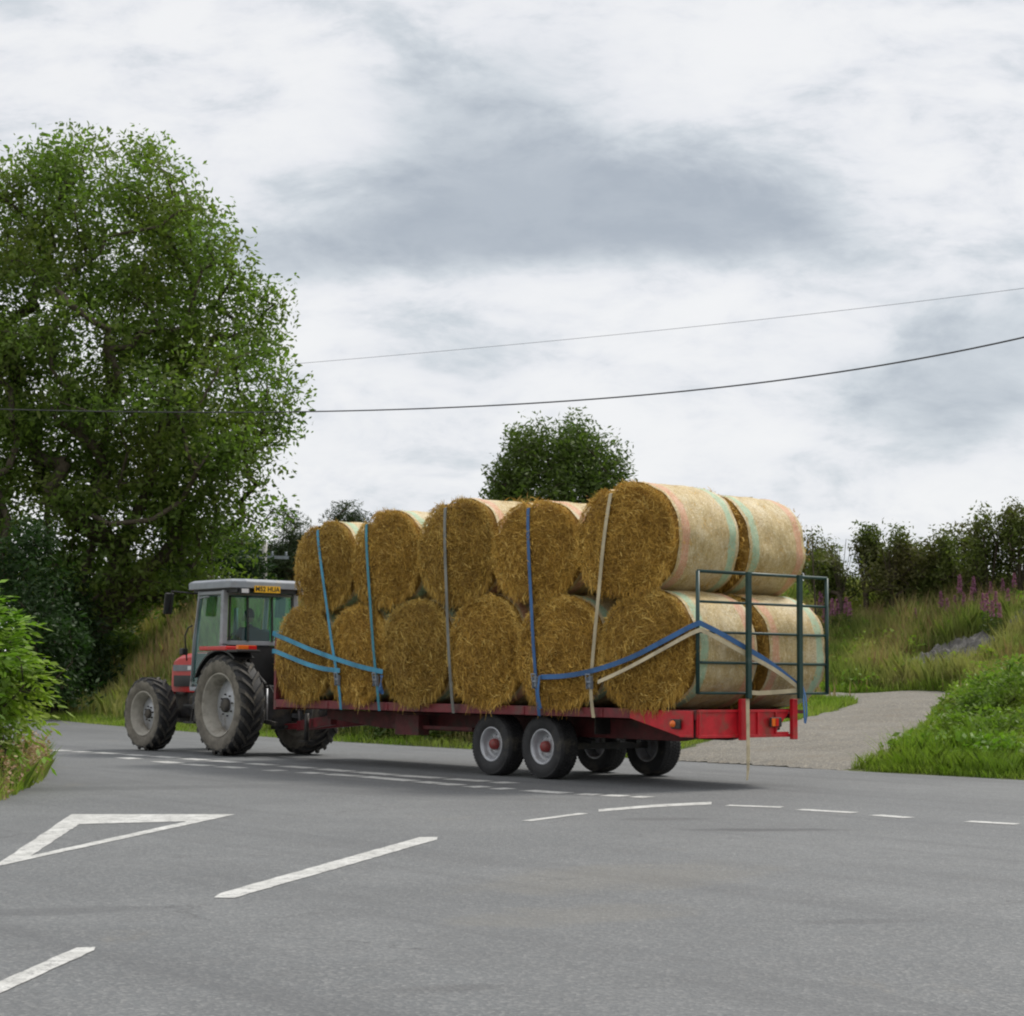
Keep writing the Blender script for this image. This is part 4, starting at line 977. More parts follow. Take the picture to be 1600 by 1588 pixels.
def bale(u, v0, z0_, z1_, Rb, groove, wrapm, label, seed, nstr=3600):
    """axis along v; groove = local x of a strap biting into the top"""
    r_ = np.random.default_rng(seed)
    ph = r_.uniform(0, 6.28, 6)
    def rad(th): return Rb * (np.abs(np.cos(th)) ** 2.3 + np.abs(np.sin(th)) ** 2.3) ** (-1 / 2.3) * (1 + .010 * np.sin(2 * th + ph[0]) + .010 * np.sin(3 * th + ph[1]) + .007 * np.sin(5 * th + ph[2]) + .005 * np.sin(9 * th + ph[3]))
    def deform(P):
        x, y, z = P[:, 0], P[:, 1], P[:, 2]
        z = z * (z1_ - z0_) / 2 / zr_
        if groove is not None:
            g = np.exp(-((x - groove) / .085) ** 2) * ss(.25, .75, z / (Rb * sz)) ; z = z - .095 * g * (1 + 0 * y)
        # lean and sag
        x = x * (1 + .02 * (-z / Rb)) 
        return np.stack([x, y, z], 1)
    sz = (z1_ - z0_) / 2 / Rb; zc = (z0_ + z1_) / 2
    th_ = np.linspace(0, 6.2832, 400); zr_ = float(np.max(np.abs(rad(th_) * np.sin(th_))))
    root = empty('round_bale', W(u, v0, zc), RZ, label, 'straw bale', 'round straw bales on the trailer')
    # straw body: near cap, rounded rim, cylinder under the net, far cap
    nth = 96; th = np.linspace(0, 2 * np.pi, nth, endpoint=False)
    prof = [(0.0, -.05), (.18, -.055), (.36, -.05), (.52, -.045), (.66, -.03), (.78, -.015), (.88, .0), (.95, .02), (.985, .05), (.992, .10), (.992, BLEN - .1), (.985, BLEN - .05), (.95, BLEN - .02), (.88, BLEN), (.66, BLEN + .03), (.3, BLEN + .05), (.0, BLEN + .05)]
    P = []
    for f, y in prof:
        rr = rad(th) * f; yy = y + (.025 * np.sin(3 * th + f * 9 + ph[4]) * f * (1 if abs(y) < .1 else 0)) + r_.normal(size=nth) * .008
        P.append(np.stack([rr * np.cos(th), yy, rr * np.sin(th)], 1))
    V = deform(np.vstack(P)); i = np.arange(len(prof) - 1)[:, None] * nth; j = np.arange(nth)[None]
    F = np.stack([i + j, i + (j + 1) % nth, i + nth + (j + 1) % nth, i + nth + j], -1).reshape(-1, 4)
    T = np.full(len(F), .16)
    # straw strands on both faces
    Vs, Ts = [V], [T]; base = len(V); Fs = [F]
    for face, N in ((0, nstr), (1, nstr // 6)):
        f = np.sqrt(r_.uniform(.0, 1.02, N)); a = r_.uniform(0, 2 * np.pi, N)
        k2 = r_.random(N) < .16; f = np.where(k2, r_.uniform(.93, 1.0, N), f)
        rr = rad(a) * np.minimum(f, 1.0)
        ang = a + np.pi / 2 + r_.normal(size=N) * .75 + (r_.random(N) < .4) * r_.uniform(-1.5, 1.5, N)
        L = r_.uniform(.05, .17, N); curl = r_.normal(size=N) * .8
        x0, z0 = rr * np.cos(a), rr * np.sin(a)
        # loose ends of the lower rim hang down
        hang = (np.sin(a) < -.55) & (f > .9); ang = np.where(hang, -np.pi / 2 + r_.normal(size=N) * .3, ang); L = np.where(hang, L * np.where(r_.random(N) < .12, 2.3, 1.25), L)
        out = np.where(k2 & ~hang, 1.0, 0.0); ang = np.where((out > 0) & (r_.random(N) < .35), a + r_.normal(size=N) * .7, ang); L = np.where(out > 0, L * .6, L)
        y0 = -.05 * (1 - np.minimum(f, 1) ** 2) - .012 - r_.uniform(0, .03, N); dy = -r_.uniform(-.2, .35, N)
        pts = []
        for q, fr in enumerate((0, .5, 1.0)):
            aa = ang + curl * (fr - .5) * .8; px_ = x0 + np.cos(aa) * L * (fr - .3); pz_ = z0 + np.sin(aa) * L * (fr - .3); py_ = y0 + dy * L * fr * .6
            pts.append(np.stack([px_, py_, pz_], 1))
        w = r_.uniform(.002, .0052, N)[:, None]; nn = np.stack([-np.sin(ang), 0 * ang, np.cos(ang)], 1) + np.stack([0 * ang, r_.normal(size=N) * .6, 0 * ang], 1)
        S = np.stack([pts[0] - nn * w * .6, pts[0] + nn * w * .6, pts[1] + nn * w, pts[2] + nn * w * .4, pts[2] - nn * w * .4, pts[1] - nn * w], 1).reshape(-1, 3)
        if face == 1: S[:, 1] = BLEN - S[:, 1]
        S = deform(S); k = np.arange(N) * 6 + base
        Fs.append(np.stack([k, k + 1, k + 2, k + 5], 1)); Fs.append(np.stack([k + 5, k + 2, k + 3, k + 4], 1))
        tt = np.clip(r_.beta(1.7, 2.1, N) + .12 * np.sin(a * 3 + ph[5]) * f, 0, 1); tt = tt * ((.88) + .16 * np.sin(f * 19 + 3 * np.sin(a + ph[2]) + 2 * np.sin(2 * a + ph[3]) + ph[1])) + .07; tt = np.clip(tt + .26 * (f > .92) * (np.sin(a) > -.3), 0, 1); tt = np.where(r_.random(N) < .04, 1.0, tt); Ts += [tt, tt]; Vs.append(S); base += len(S)  # upper rim strands get a lighter tint, painting their sunlit golden edge
    # sparse stalks poking through the net
    N = 2600; a = r_.uniform(0, 2 * np.pi, N); yy = r_.uniform(.02, BLEN - .02, N); rr = rad(a) * 1.004; da = r_.uniform(-.07, .07, N); L = r_.uniform(.03, .10, N)
    p0 = np.stack([rr * np.cos(a), yy, rr * np.sin(a)], 1); a2 = a + da; r2 = rad(a2) * 1.004 + r_.uniform(.004, .02, N); p1 = np.stack([r2 * np.cos(a2), yy + r_.normal(size=N) * .05, r2 * np.sin(a2)], 1)
    w = np.array([0, 1, 0.]) * r_.uniform(.003, .006, N)[:, None]
    S = deform(np.stack([p0 - w, p0 + w, p1 + w * .5, p1 - w * .5], 1).reshape(-1, 3)); k = np.arange(N) * 4 + base
    Fs.append(np.stack([k, k + 1, k + 2, k + 3], 1)); Ts.append(r_.uniform(.5, 1, N)); Vs.append(S)
    link('straw', npmesh('straw', np.vstack(Vs), np.vstack(Fs), tint=np.concatenate(Ts), smooth=np.concatenate([np.ones(len(F)), np.zeros(sum(len(q) for q in Fs) - len(F))])), [M['straw']], root)
    # net wrap
    ny_ = 22; yv = np.linspace(.055, BLEN - .055, ny_); P, UV = [], []
    for q, y in enumerate(yv):
        e = min(y - .055, BLEN - .055 - y); bul = 1.0 - .012 * math.exp(-e / .03)
        n = .006 * np.sin(7 * th + y * 9 + ph[0]) + .005 * np.sin(13 * th - y * 17 + ph[1])
        rr = (rad(th) * bul + n + .014); P.append(np.stack([rr * np.cos(th), np.full(nth, y), rr * np.sin(th)], 1)); UV.append(np.stack([th * Rb, np.full(nth, y)], 1))
    V = deform(np.vstack(P)); i = np.arange(ny_ - 1)[:, None] * nth
    F = np.stack([i + j, i + (j + 1) % nth, i + nth + (j + 1) % nth, i + nth + j], -1).reshape(-1, 4)
    link('net_wrap', npmesh('net_wrap', V, F, smooth=True, uv=np.vstack(UV)), [wrapm], root)
    def top_at(x):
        z = float(np.interp(x, (rad(th_) * np.cos(th_))[5:195][::-1], (rad(th_) * np.sin(th_))[5:195][::-1])); return zc + float(deform(np.array([[x, .5, z]]))[0, 2])
    return top_at
bu = [.86, 2.55, 4.14, 5.78, 7.28, 8.78]; br = [.86, .86, .83, .84, .80, .79]
tu = [1.25, 3.05, 4.80, 6.55, 8.20]; trr = [.94, .91, .91, .89, .83]; ztop = [3.89, 3.78, 3.93, 3.86, 3.78]
strap_px = ((961, 932), (833, 847), (703, 713), (580, 597), (504, 537))
su = [(solve_u(a, 0, 3.7), solve_u(b_, 0, 1.0)) for a, b_ in strap_px]
names_b = ['rearmost', 'second from the rear', 'third from the rear', 'fourth from the rear', 'fifth from the rear', 'foremost, behind the cab']
for k, (u, r0) in enumerate(zip(bu, br)):
    for row in (0, 1):
        z1 = BZ + 1.50 + (.0, -.02, .03, .02, -.04, -.02)[k]
        wm = (M['wrap_mp'] if k != 2 else M['wrap_pm']) if row == 0 else M['wrap_pm']
        bale(u + (0 if row == 0 else -.02 + .05 * math.sin(k * 2)), -.01 + row * (BLEN + .09), BZ - .004, z1, r0, None, wm,
             'round straw bale in the lower layer, %s row, %s' % (('near', 'far')[row], names_b[k]), 100 + k * 2 + row, 6500 if row == 0 else 1200)
tops = []
names_t = ['rearmost, over the gate', 'second from the rear', 'middle one of five', 'fourth from the rear', 'foremost, above the cab']
for k, (u, r0) in enumerate(zip(tu, trr)):
    for row in (0, 1):
        z1 = ztop[k]; z0 = BZ + 1.445; du = -(su[k][0] - u)
        if row == 1: z1 += (-.08, -.02, .03, .02, .0)[k]
        off = (0, (.02, -.35, .25, -.1, .05)[k])[row]
        wm = (M['wrap_pm'] if k in (0, 1, 2) else M['wrap_mp']) if row == 0 else (M['wrap_mp'] if k != 1 else M['wrap_pm'])
        f = bale(u + off, (-.02, BLEN + .08)[row], z0, z1, r0, du + off, wm,
                 'round straw bale in the upper layer, %s row, %s' % (('near', 'far')[row], names_t[k]), 200 + k * 2 + row, 7500 if row == 0 else 1600)
        if row == 0: tops.append((f, du))
# loose straw tuft lying on the top
def tuft(px, label, n=700):
    u = solve_u(px, 1.2, 3.9); z = 3.80
    c = np.zeros((n, 3)); c[:, 0] = rng.normal(size=n) * .16; c[:, 1] = rng.normal(size=n) * .14; c[:, 2] = np.abs(rng.normal(size=n)) * .06 + .02 - .25 * c[:, 0] ** 2
    V, F, T = leaves(c, 1, (0, 0, 0), .16, .07, .0)
    o = link('straw_tuft', npmesh('straw_tuft', V, F, tint=np.clip(T * .8 + .2, 0, 1)), [M['straw']], loc=W(u, 1.15, z), rot=(0, 0, RZ)); tag(o, label, 'straw')
tuft(828, 'loose tuft of straw on top between the two bale rows, mid trailer')
tuft(975, 'loose tuft of straw on the crest of the rear top bale', 350)
# ------------------------------------------------------------------ cargo straps
def strapmat(name, col): return mat(name, col, .55, var=.2, vscale=3, dirt=tuple(c * .55 for c in col), dirt_amt=.3)
M['s_sky'] = strapmat('sky_blue_webbing', (.05, .27, .42)); M['s_teal'] = strapmat('teal_webbing', (.04, .22, .29)); M['s_grey'] = strapmat('grey_webbing', (.17, .17, .15))
M['s_blue'] = strapmat('blue_webbing', (.03, .11, .27)); M['s_cream'] = strapmat('cream_webbing', (.46, .39, .25))
def ribbon(pts, width, mats, name, label, cat='strap', wdir=None, twist=0.0, parent=None, smooth_n=0):
    """pts in (u, v, z); webbing ribbon, width across wdir (u, v, z)"""
    P = [Vector((-p[0], p[1], p[2])) for p in pts]
    if smooth_n:
        Q = []
        for i in range(len(P) - 1):
            p0, p1, p2, p3 = P[max(i-1, 0)], P[i], P[i+1], P[min(i+2, len(P)-1)]
            for k in range(smooth_n):
                t = k / smooth_n; Q.append(.5 * ((2 * p1) + (p2 - p0) * t + (2 * p0 - 5 * p1 + 4 * p2 - p3) * t * t + (3 * p1 - p0 - 3 * p2 + p3) * t ** 3))
        P = Q + [P[-1]]
    m = MB(); vs = []; th = .005
    for i, p in enumerate(P):
        d = (P[min(i+1, len(P)-1)] - P[max(i-1, 0)]).normalized(); wd = Vector((-wdir[0], wdir[1], wdir[2])); wd = (wd - d * wd.dot(d)).normalized()
        if twist: wd = Matrix.Rotation(twist * math.sin(i * .9), 3, d) @ wd
        n = d.cross(wd).normalized()
        for a, c in ((-1, -1), (1, -1), (1, 1), (-1, 1)): vs.append(p + wd * (a * width / 2) + n * (c * th / 2))
    fs = [(4*i+k, 4*i+(k+1) % 4, 4*i+4+(k+1) % 4, 4*i+4+k) for i in range(len(P)-1) for k in range(4)] + [(3, 2, 1, 0), tuple(4*(len(P)-1)+k for k in range(4))]
    m.add(vs, fs)
    if parent: return m.build(name, mats, parent)
    o = m.build(name, mats, loc=W(0, 0, 0), rot=(0, 0, RZ)); tag(o, label, cat); return o
def ratchet(parent, u, v, z, s=1.0):
    m = MB(); m.box((-u - .045, v - .035, z - .07), (-u + .045, v - .02, z + .07)); m.tube([(-u - .05, v - .04, z), (-u + .05, v - .04, z)], .018, 10)
    for sx in (-.042, .038): m.box((-u + sx, v - .06, z - .09), (-u + sx + .004, v - .005, z + .06))
    m.tube([(-u - .045, v - .07, z + .1), (-u + .045, v - .07, z + .1)], .009, 8); m.bar((-u - .04, v - .055, z), (-u - .04, v - .07, z + .1), .006, .02); m.bar((-u + .04, v - .055, z), (-u + .04, v - .07, z + .1), .006, .02)
    m.build('ratchet', M['steelgrey'], parent, bevel=.002)
scol = ['s_cream', 's_blue', 's_grey', 's_teal', 's_sky']
slab = ['cream cargo strap over the rearmost top bale', 'dark blue cargo strap over the second bale from the rear', 'dull grey cargo strap down the middle of the load', 'teal cargo strap over the fourth bale from the rear', 'sky blue cargo strap over the foremost bale behind the cab']
for k, ((ut, ub), (f, du)) in enumerate(zip(su, tops)):
    zt_ = f(du); vn, vf = -.10, 2.52
    pts = [(ub, -.05, BZ - .13), (ub, vn, BZ + .25)]
    for q in (.25, .5, .75): pts.append((ub + (ut - ub) * q, vn - .02, BZ + .25 + (zt_ - BZ - .25) * q))
    pts += [(ut, vn + .01, zt_ - .07), (ut, vn + .07, zt_ - .005), (ut, .3, zt_ + .008), (ut, .62, zt_ + .006), (ut, 1.2, zt_ + .02), (ut, 1.8, zt_ + .02), (ut, vf - .08, zt_), (ut, vf, zt_ - .08), (ub, vf + .02, BZ + .3), (ub, BW + .03, BZ - .1)]
    o = ribbon(pts, .062, M[scol[k]], 'cargo_strap', slab[k], wdir=(1, 0, 0), smooth_n=3)
    if k != 2: ratchet(o, ub, -.09, BZ + .33)
# front lashings round the nose of the load, anchored at the ratchets
def uz(px, py, v):   # pixel on the plane v -> (u, z)
    u = solve_u(px, v, 2.0)
    for _ in range(4):
        z = 2.0; lo, hi = -1, 6
        for _ in range(40):
            md = (lo + hi) / 2
            if proj(W(u, v, md))[1] > py: lo = md
            else: hi = md
        z = lo; u = solve_u(px, v, z)
    return u, z
def path(l): return [(lambda q: (q[0], p[2], q[1]))(uz(p[0], p[1], p[2])) for p in l]
FR = 9.66
a1 = path(((598, 1050, -.15), (560, 1041, -.15), (520, 1028, -.14), (480, 1013, -.13), (450, 1000, -.11), (431, 992, -.06)))
zf = a1[-1][2]
ribbon(a1 + [(FR, .05, zf + .03), (FR + .02, 1.2, zf + .03), (FR, 2.4, zf + .03), (9.3, 2.56, zf)], .07, M['s_sky'], 'lashing_strap', 'upper blue lashing strap round the front of the load, longer of the two', wdir=(0, 0, 1), smooth_n=4)
a2 = path(((531, 1048, -.16), (505, 1045, -.15), (480, 1038, -.14), (455, 1028, -.12), (431, 1018, -.07)))
zf = a2[-1][2]
ribbon(a2 + [(FR, .05, zf), (FR + .02, 1.2, zf + .02), (FR, 2.4, zf), (9.3, 2.56, zf)], .07, M['s_sky'], 'lashing_strap', 'lower blue lashing strap round the front of the load, ending at the foremost strap', wdir=(0, 0, 1), smooth_n=4)
# rear lashings: to the gate corner and across to the far upright
GU = -.13
def gz(px, py, v): return (GU, v, uz_fixed(GU, v, py))
def uz_fixed(u, v, py):
    lo, hi = -1, 6
    for _ in range(40):
        md = (lo + hi) / 2
        if proj(W(u, v, md))[1] > py: lo = md
        else: hi = md
    return lo
b1 = path(((845, 1058, -.14), (885, 1056, -.15), (930, 1047, -.15), (985, 1028, -.14), (1040, 1000, -.12)))
c0 = uz_fixed(-.1, -.06, 976)
blue = b1 + [(-.07, -.07, c0), (GU, .04, c0 - .01), (GU - .01, .6, uz_fixed(GU, .6, 1005)), (GU - .01, 1.2, uz_fixed(GU, 1.2, 1037)), (GU - .03, 1.67, uz_fixed(GU, 1.67, 1070))]
ribbon(blue, .065, M['s_blue'], 'lashing_strap', 'blue lashing strap peaking at the near corner of the green rear rails', wdir=(0, 0, 1), smooth_n=4)
e1 = path(((934, 1066, -.16), (965, 1052, -.16), (1000, 1034, -.16), (1040, 1012, -.15)))
cream = e1 + [(-.10, -.09, c0 - .085), (GU - .03, .04, c0 - .10), (GU - .04, .6, uz_fixed(GU, .6, 1017)), (GU - .04, 1.2, uz_fixed(GU, 1.2, 1045)), (GU - .05, 1.66, uz_fixed(GU, 1.66, 1075)), (GU - .045, 1.5, uz_fixed(GU, 1.5, 1080)), (GU - .045, .95, uz_fixed(GU, .95, 1083)), (GU - .05, .76, 1.2), (GU - .06, .725, 1.1), (GU - .07, .72, .7), (GU - .075, .715, .3), (GU - .06, .71, .12)]
ribbon(cream, .055, M['s_cream'], 'lashing_strap', 'cream lashing strap along the rear rails with its loose end hanging to the road', wdir=(0, .3, 1), smooth_n=4)
ribbon([(GU - .05, 1.72, 1.32), (GU - .07, 1.74, 1.1), (GU - .06, 1.77, .85), (GU - .05, 1.80, .84), (GU - .05, 1.82, .95), (GU - .04, 1.81, 1.15), (GU - .03, 1.76, 1.3)], .04, M['s_blue'], 'strap_end', 'looped dark blue strap end hanging from the right rear upright', wdir=(.3, 1, 0), smooth_n=4)
ribbon([(b1[0][0], -.16, b1[0][2] + .02), (b1[0][0] + .02, -.17, b1[0][2] - .2), (b1[0][0] - .02, -.15, b1[0][2] - .42)], .04, M['s_blue'], 'strap_end', 'short dark blue strap end hanging below the ratchet of the second strap', wdir=(1, 0, 0), smooth_n=4)
ribbon([(a1[0][0], -.17, a1[0][2] - .05), (a1[0][0] + .01, -.18, a1[0][2] - .25), (a1[0][0], -.15, a1[0][2] - .33)], .09, M['s_blue'], 'strap_end', 'bundled blue strap end below the ratchet of the teal strap', wdir=(1, 0, 0), twist=.5, smooth_n=4)
# ------------------------------------------------------------------ tractor (local x = rearward, y = far side, origin under the rear axle)
TU, TV = 11.65, 1.12
TT = empty('tractor', W(TU, TV, 0), RZ, 'red farm tractor with a grey framed cab pulling the loaded trailer', 'tractor')
M['cab_grey'] = mat('cab_grey_paint', (.27, .285, .31), .45, var=.08, dirt=(.16, .15, .13), dirt_amt=.25)
M['roof_grey'] = mat('roof_grey_plastic', (.25, .27, .30), .5, var=.08, dirt=(.3, .28, .24), dirt_amt=.25)
M['bonnet'] = mat('tractor_red_paint', (.50, .022, .022), .35, var=.12, dirt=(.25, .08, .05), dirt_amt=.2)
M['engine'] = mat('engine_grey', (.035, .035, .037), .7, .2, var=.4, dirt=(.09, .075, .055), dirt_amt=.4)
M['yellow'] = mat('number_plate_yellow', (.80, .44, .01), .4, var=.04)
M['black'] = mat('black_plastic', (.012, .012, .013), .45, var=.2)
M['white_mark'] = mat('white_decal', (.6, .6, .6), .5)
M['stripe'] = mat('grey_stripe', (.16, .17, .19), .5)
def glass():
    m = bpy.data.materials.new('tinted_glass'); m.use_nodes = True; n, l = m.node_tree.nodes, m.node_tree.links; n.clear()
    o = n.new('ShaderNodeOutputMaterial'); tr = n.new('ShaderNodeBsdfTransparent'); tr.inputs[0].default_value = (.70, .90, .86, 1)
    gl = n.new('ShaderNodeBsdfGlossy'); gl.inputs[1].default_value = .03; gl.inputs[0].default_value = (.9, 1, .98, 1)
    fr = n.new('ShaderNodeFresnel'); fr.inputs[0].default_value = 1.5; mx = n.new('ShaderNodeMixShader')
    ge = n.new('ShaderNodeNewGeometry'); im = n.new('ShaderNodeMath'); im.operation = 'SUBTRACT'; im.inputs[0].default_value = 1; l.new(ge.outputs['Backfacing'], im.inputs[1]); mm = n.new('ShaderNodeMath'); mm.operation = 'MULTIPLY'; l.new(fr.outputs[0], mm.inputs[0]); l.new(im.outputs[0], mm.inputs[1]); l.new(mm.outputs[0], mx.inputs[0]); l.new(tr.outputs[0], mx.inputs[1]); l.new(gl.outputs[0], mx.inputs[2]); l.new(mx.outputs[0], o.inputs[0]); return m
M['glass'] = glass()
def ag_tyre(R0, w, r_rim, n, lug_h):
    h = w / 2; Rb = R0 - lug_h
    prof = [(r_rim, -h * .78), (r_rim + .03, -h * .92), (r_rim + .10, -h * .99), ((Rb + r_rim) / 2 + .02, -h * 1.0), (Rb * .945, -h * .97), (Rb * .985, -h * .86), (Rb, -h * .6), (Rb + .004, 0), (Rb, h * .6), (Rb * .985, h * .86), (Rb * .945, h * .97), ((Rb + r_rim) / 2 + .02, h), (r_rim + .10, h * .99), (r_rim + .03, h * .92), (r_rim, h * .78)]
    ms = [1 if (i < 4 or i >= len(prof) - 5) else 0 for i in range(len(prof) - 1)]
    m = MB().lathe(prof, 80, ms=ms)
    # chevron lugs
    for side in (-1, 1):
        for k in range(n):
            a0 = 2 * math.pi * (k + (.5 if side > 0 else 0)) / n; sweep = 2 * math.pi / n * 1.15
            secs = []
            for q in range(6):
                f = q / 5; y = side * h * (-.05 + 1.03 * f); a = a0 + sweep * (f ** .85); wd = (.034 + .012 * f) / R0 * (1.15)
                rb = Rb - .02 - (.075 * max(0, f - .82) / .18); rt = R0 - .005 - (.05 * max(0, f - .85) / .15)
                secs.append([(rb * math.cos(a - wd * 1.3), y, rb * math.sin(a - wd * 1.3)), (rt * math.cos(a - wd * .8), y, rt * math.sin(a - wd * .8)), (rt * math.cos(a + wd * .8), y, rt * math.sin(a + wd * .8)), (rb * math.cos(a + wd * 1.3), y, rb * math.sin(a + wd * 1.3))])
            vs = [v for s_ in secs for v in s_]
            fs = []
            for q in range(5):
                for e in range(3): fs.append((4*q+e, 4*q+e+1, 4*q+5+e, 4*q+4+e))
            b0 = len(m.v); m.v += vs
            for idx, f in enumerate(fs): m.f.append(tuple(b0 + i for i in f)); m.m.append(2 if idx % 3 == 1 else 0); m.s.append(False)
            for f in ((0, 1, 2, 3), (23, 22, 21, 20)): m.f.append(tuple(b0 + i for i in f)); m.m.append(2); m.s.append(False)
    return m
def ag_wheel(x, y, R0, w, r_rim, n, lug_h, near, steer=0.0):
    h = w / 2
    wo = ag_tyre(R0, w, r_rim, n, lug_h).build('wheel', [M['tyre'], M['tyre_dusty'], M['lug_dust']], TT, (x, y, R0), (0, 0, (0 if near else math.pi) + steer))
    rim = MB().lathe([(r_rim + .012, -h * .82), (r_rim + .006, -h * .90), (r_rim - .02, -h * .86), (r_rim - .035, -h * .62), (r_rim - .075, -h * .5), (r_rim - .085, h * .1), (r_rim - .09, h * .25)], 64)
    rim.lathe([(r_rim - .09, h * .25), (r_rim - .085, h * .5), (r_rim - .02, h * .86), (r_rim + .012, h * .82)], 64)
    for k in range(8):
        a = k * math.pi / 4; rr = r_rim - .1; rim.box((rr * math.cos(a) - .03, h * .12, rr * math.sin(a) - .03), (rr * math.cos(a) + .03, h * .2, rr * math.sin(a) + .03))
    rim.build('rim', M['rim_dusty'], wo)
    rd = r_rim - .08
    MB().lathe([(rd, h * .2), (rd * .93, h * .16), (rd * .86, h * .05), (rd * .55, -h * .02), (rd * .42, -h * .15), (rd * .3, -h * .17), (.001, -h * .17)], 48).build('wheel_disc', M['rim_silver'], wo)
    m = MB().lathe([(rd * .27, -h * .17), (rd * .27, -h * .38), (rd * .20, -h * .45), (.001, -h * .45)], 24)
    for k in range(8): a = k * math.pi / 4 + .2; m.tube([(rd * .40 * math.cos(a), -h * .1, rd * .40 * math.sin(a)), (rd * .40 * math.cos(a), -h * .27, rd * .40 * math.sin(a))], .016, 6)
    m.build('hub', M['engine'], wo)
RR, RW_, FRR, FW = .86, .47, .665, .39
ag_wheel(0, -1.02 + RW_ / 2, RR, RW_, .54, 22, .05, True); ag_wheel(0, 1.02 - RW_ / 2, RR, RW_, .54, 22, .05, False)
ag_wheel(-2.70, -1.0 + FW / 2, FRR, FW, .40, 18, .04, True, R(3)); ag_wheel(-2.70, 1.0 - FW / 2, FRR, FW, .40, 18, .04, False, R(3))
# drive train
b = MB(); b.box((.35, -.28, .55), (-1.3, .28, 1.2)); b.tube([(0, -.62, RR), (0, .62, RR)], .15, 16); b.box((-1.301, -.24, .62), (-2.9, .24, 1.08)); b.tube([(-2.7, -.65, FRR), (-2.7, .65, FRR)], .09, 12)
b.box((-2.4, -.2, .5), (-2.95, .2, .75)); b.box((-.95, -.62, .55), (-1.55, -.30, 1.0)); b.box((-.95, .62, .55), (-1.55, .30, 1.0)); b.tube([(-2.0, -.26, .9), (-2.0, -.38, .9)], .09, 12); b.box((-1.7, -.34, .75), (-2.2, -.245, 1.05))
b.build('engine_block', M['engine'], TT, bevel=.02)
b = MB()
for z in (.52, .82): b.box((-1.05, -.86, z), (-1.42, -.60, z + .03))
for x in (-1.05, -1.42): b.bar((x, -.7, .52), (x, -.6, 1.15), .03)
b.build('step', M['engine'], TT)
# linkage at the back
b = MB()
for y in (-.42, .42):
    b.bar((.2, y * .8, .62), (.95, y, .55), .05, .07); b.bar((.55, y, .58), (.42, y * .9, 1.22), .035); b.tube([(.15, y * .7, 1.35), (.5, y * .9, 1.22)], .035, 8)
b.bar((.3, 0, 1.05), (.75, 0, .95), .05); b.bar((.3, 0, .45), (.62, 0, .5), .08, .05); b.box((.3, -.12, .45), (.42, .12, .62)); b.tube([(.35, -.2, 1.2), (.6, -.22, 1.0), (.8, -.1, .8)], .015, 6); b.tube([(.35, .15, 1.25), (.65, .2, 1.0), (.9, .1, .8)], .015, 6)
b.build('rear_linkage', M['black_iron'], TT)
b = MB(); b.tube([(.5, -.33, .6), (.44, -.30, 1.15)], .018, 8); b.tube([(.5, .33, .6), (.44, .30, 1.15)], .018, 8); b.build('lift_rod', M['rim_silver'], TT)
# bonnet
def bonnet():
    b = MB(); secs = []
    for x, zt_, w in ((-1.36, 1.80, .36), (-1.9, 1.79, .36), (-2.5, 1.75, .35), (-2.72, 1.69, .34), (-2.80, 1.58, .33), (-2.82, 1.1, .33)):
        secs.append([(x, -w, 1.06), (x, -w, zt_ - .09), (x, -w + .05, zt_ - .03), (x, -w + .14, zt_), (x, w - .14, zt_), (x, w - .05, zt_ - .03), (x, w, zt_ - .09), (x, w, 1.06)])
    n = 8; vs = [v for s_ in secs for v in s_]; fs = [(n*i+k, n*i+(k+1) % n, n*(i+1)+(k+1) % n, n*(i+1)+k) for i in range(len(secs)-1) for k in range(n)] + [tuple(range(n)), tuple(range(n*(len(secs)-1), n*len(secs)))]
    b.add(vs, fs); o = b.build('bonnet', M['bonnet'], TT, bevel=.01)
    for s_ in (-1, 1):
        y = s_ * .372
        MB().box((-1.45, y - s_ * .02, 1.44), (-2.7, y, 1.55)).build('stripe', M['stripe'], o)
        MB().box((-1.95, y, 1.16), (-2.66, y - s_ * .03, 1.36)).build('side_grille', M['black'], o)
        MB().box((-2.02, y + s_ * .0015, 1.46), (-2.16, y + s_ * .003, 1.53)).build('white_badge', M['white_mark'], o)
        MB().box((-1.72, y + s_ * .0015, 1.22), (-1.9, y + s_ * -.04, 1.30)).build('white_badge', M['white_mark'], o)
    b = MB().box((-2.824, -.28, 1.12), (-2.84, .28, 1.55)); b.build('front_grille', M['black'], o)
bonnet()
MB().tube([(-2.2, -.47, 1.0), (-2.2, -.47, 1.06)], .09, 14).build('air_filter', M['engine'], TT)
# cab frame. corners: front x=-1.40, rear x=-.30, half width .74
CX0, CX1, CW, CZ0, CZ1 = -.30, -1.42, .74, 1.12, 2.84
b = MB()
for s_ in (-1, 1):
    b.bar((CX0, s_ * CW, 1.9), (CX0 - .04, s_ * (CW - .03), CZ1), .10, .10)                 # rear corner post
    b.bar((CX0 - .0, s_ * CW, 1.9), (CX0 - .15, s_ * CW, 1.15), .08, .08)
    b.bar((CX1, s_ * (CW - .04), CZ0), (CX1 + .22, s_ * (CW - .05), CZ1), .07, .07)          # windscreen post
    b.bar((CX1 + .05, s_ * CW, CZ0), (CX0 - .15, s_ * CW, CZ0 + .02), .07, .07)
    b.bar((CX1 + .22, s_ * (CW - .03), CZ1 - .04), (CX0 - .04, s_ * (CW - .03), CZ1 - .04), .07, .06)
b.bar((CX0, -CW + .05, 1.93), (CX0, CW - .05, 1.93), .08, .08); b.bar((CX0 - .04, -CW + .08, CZ1 - .04), (CX0 - .04, CW - .08, CZ1 - .04), .06, .08)
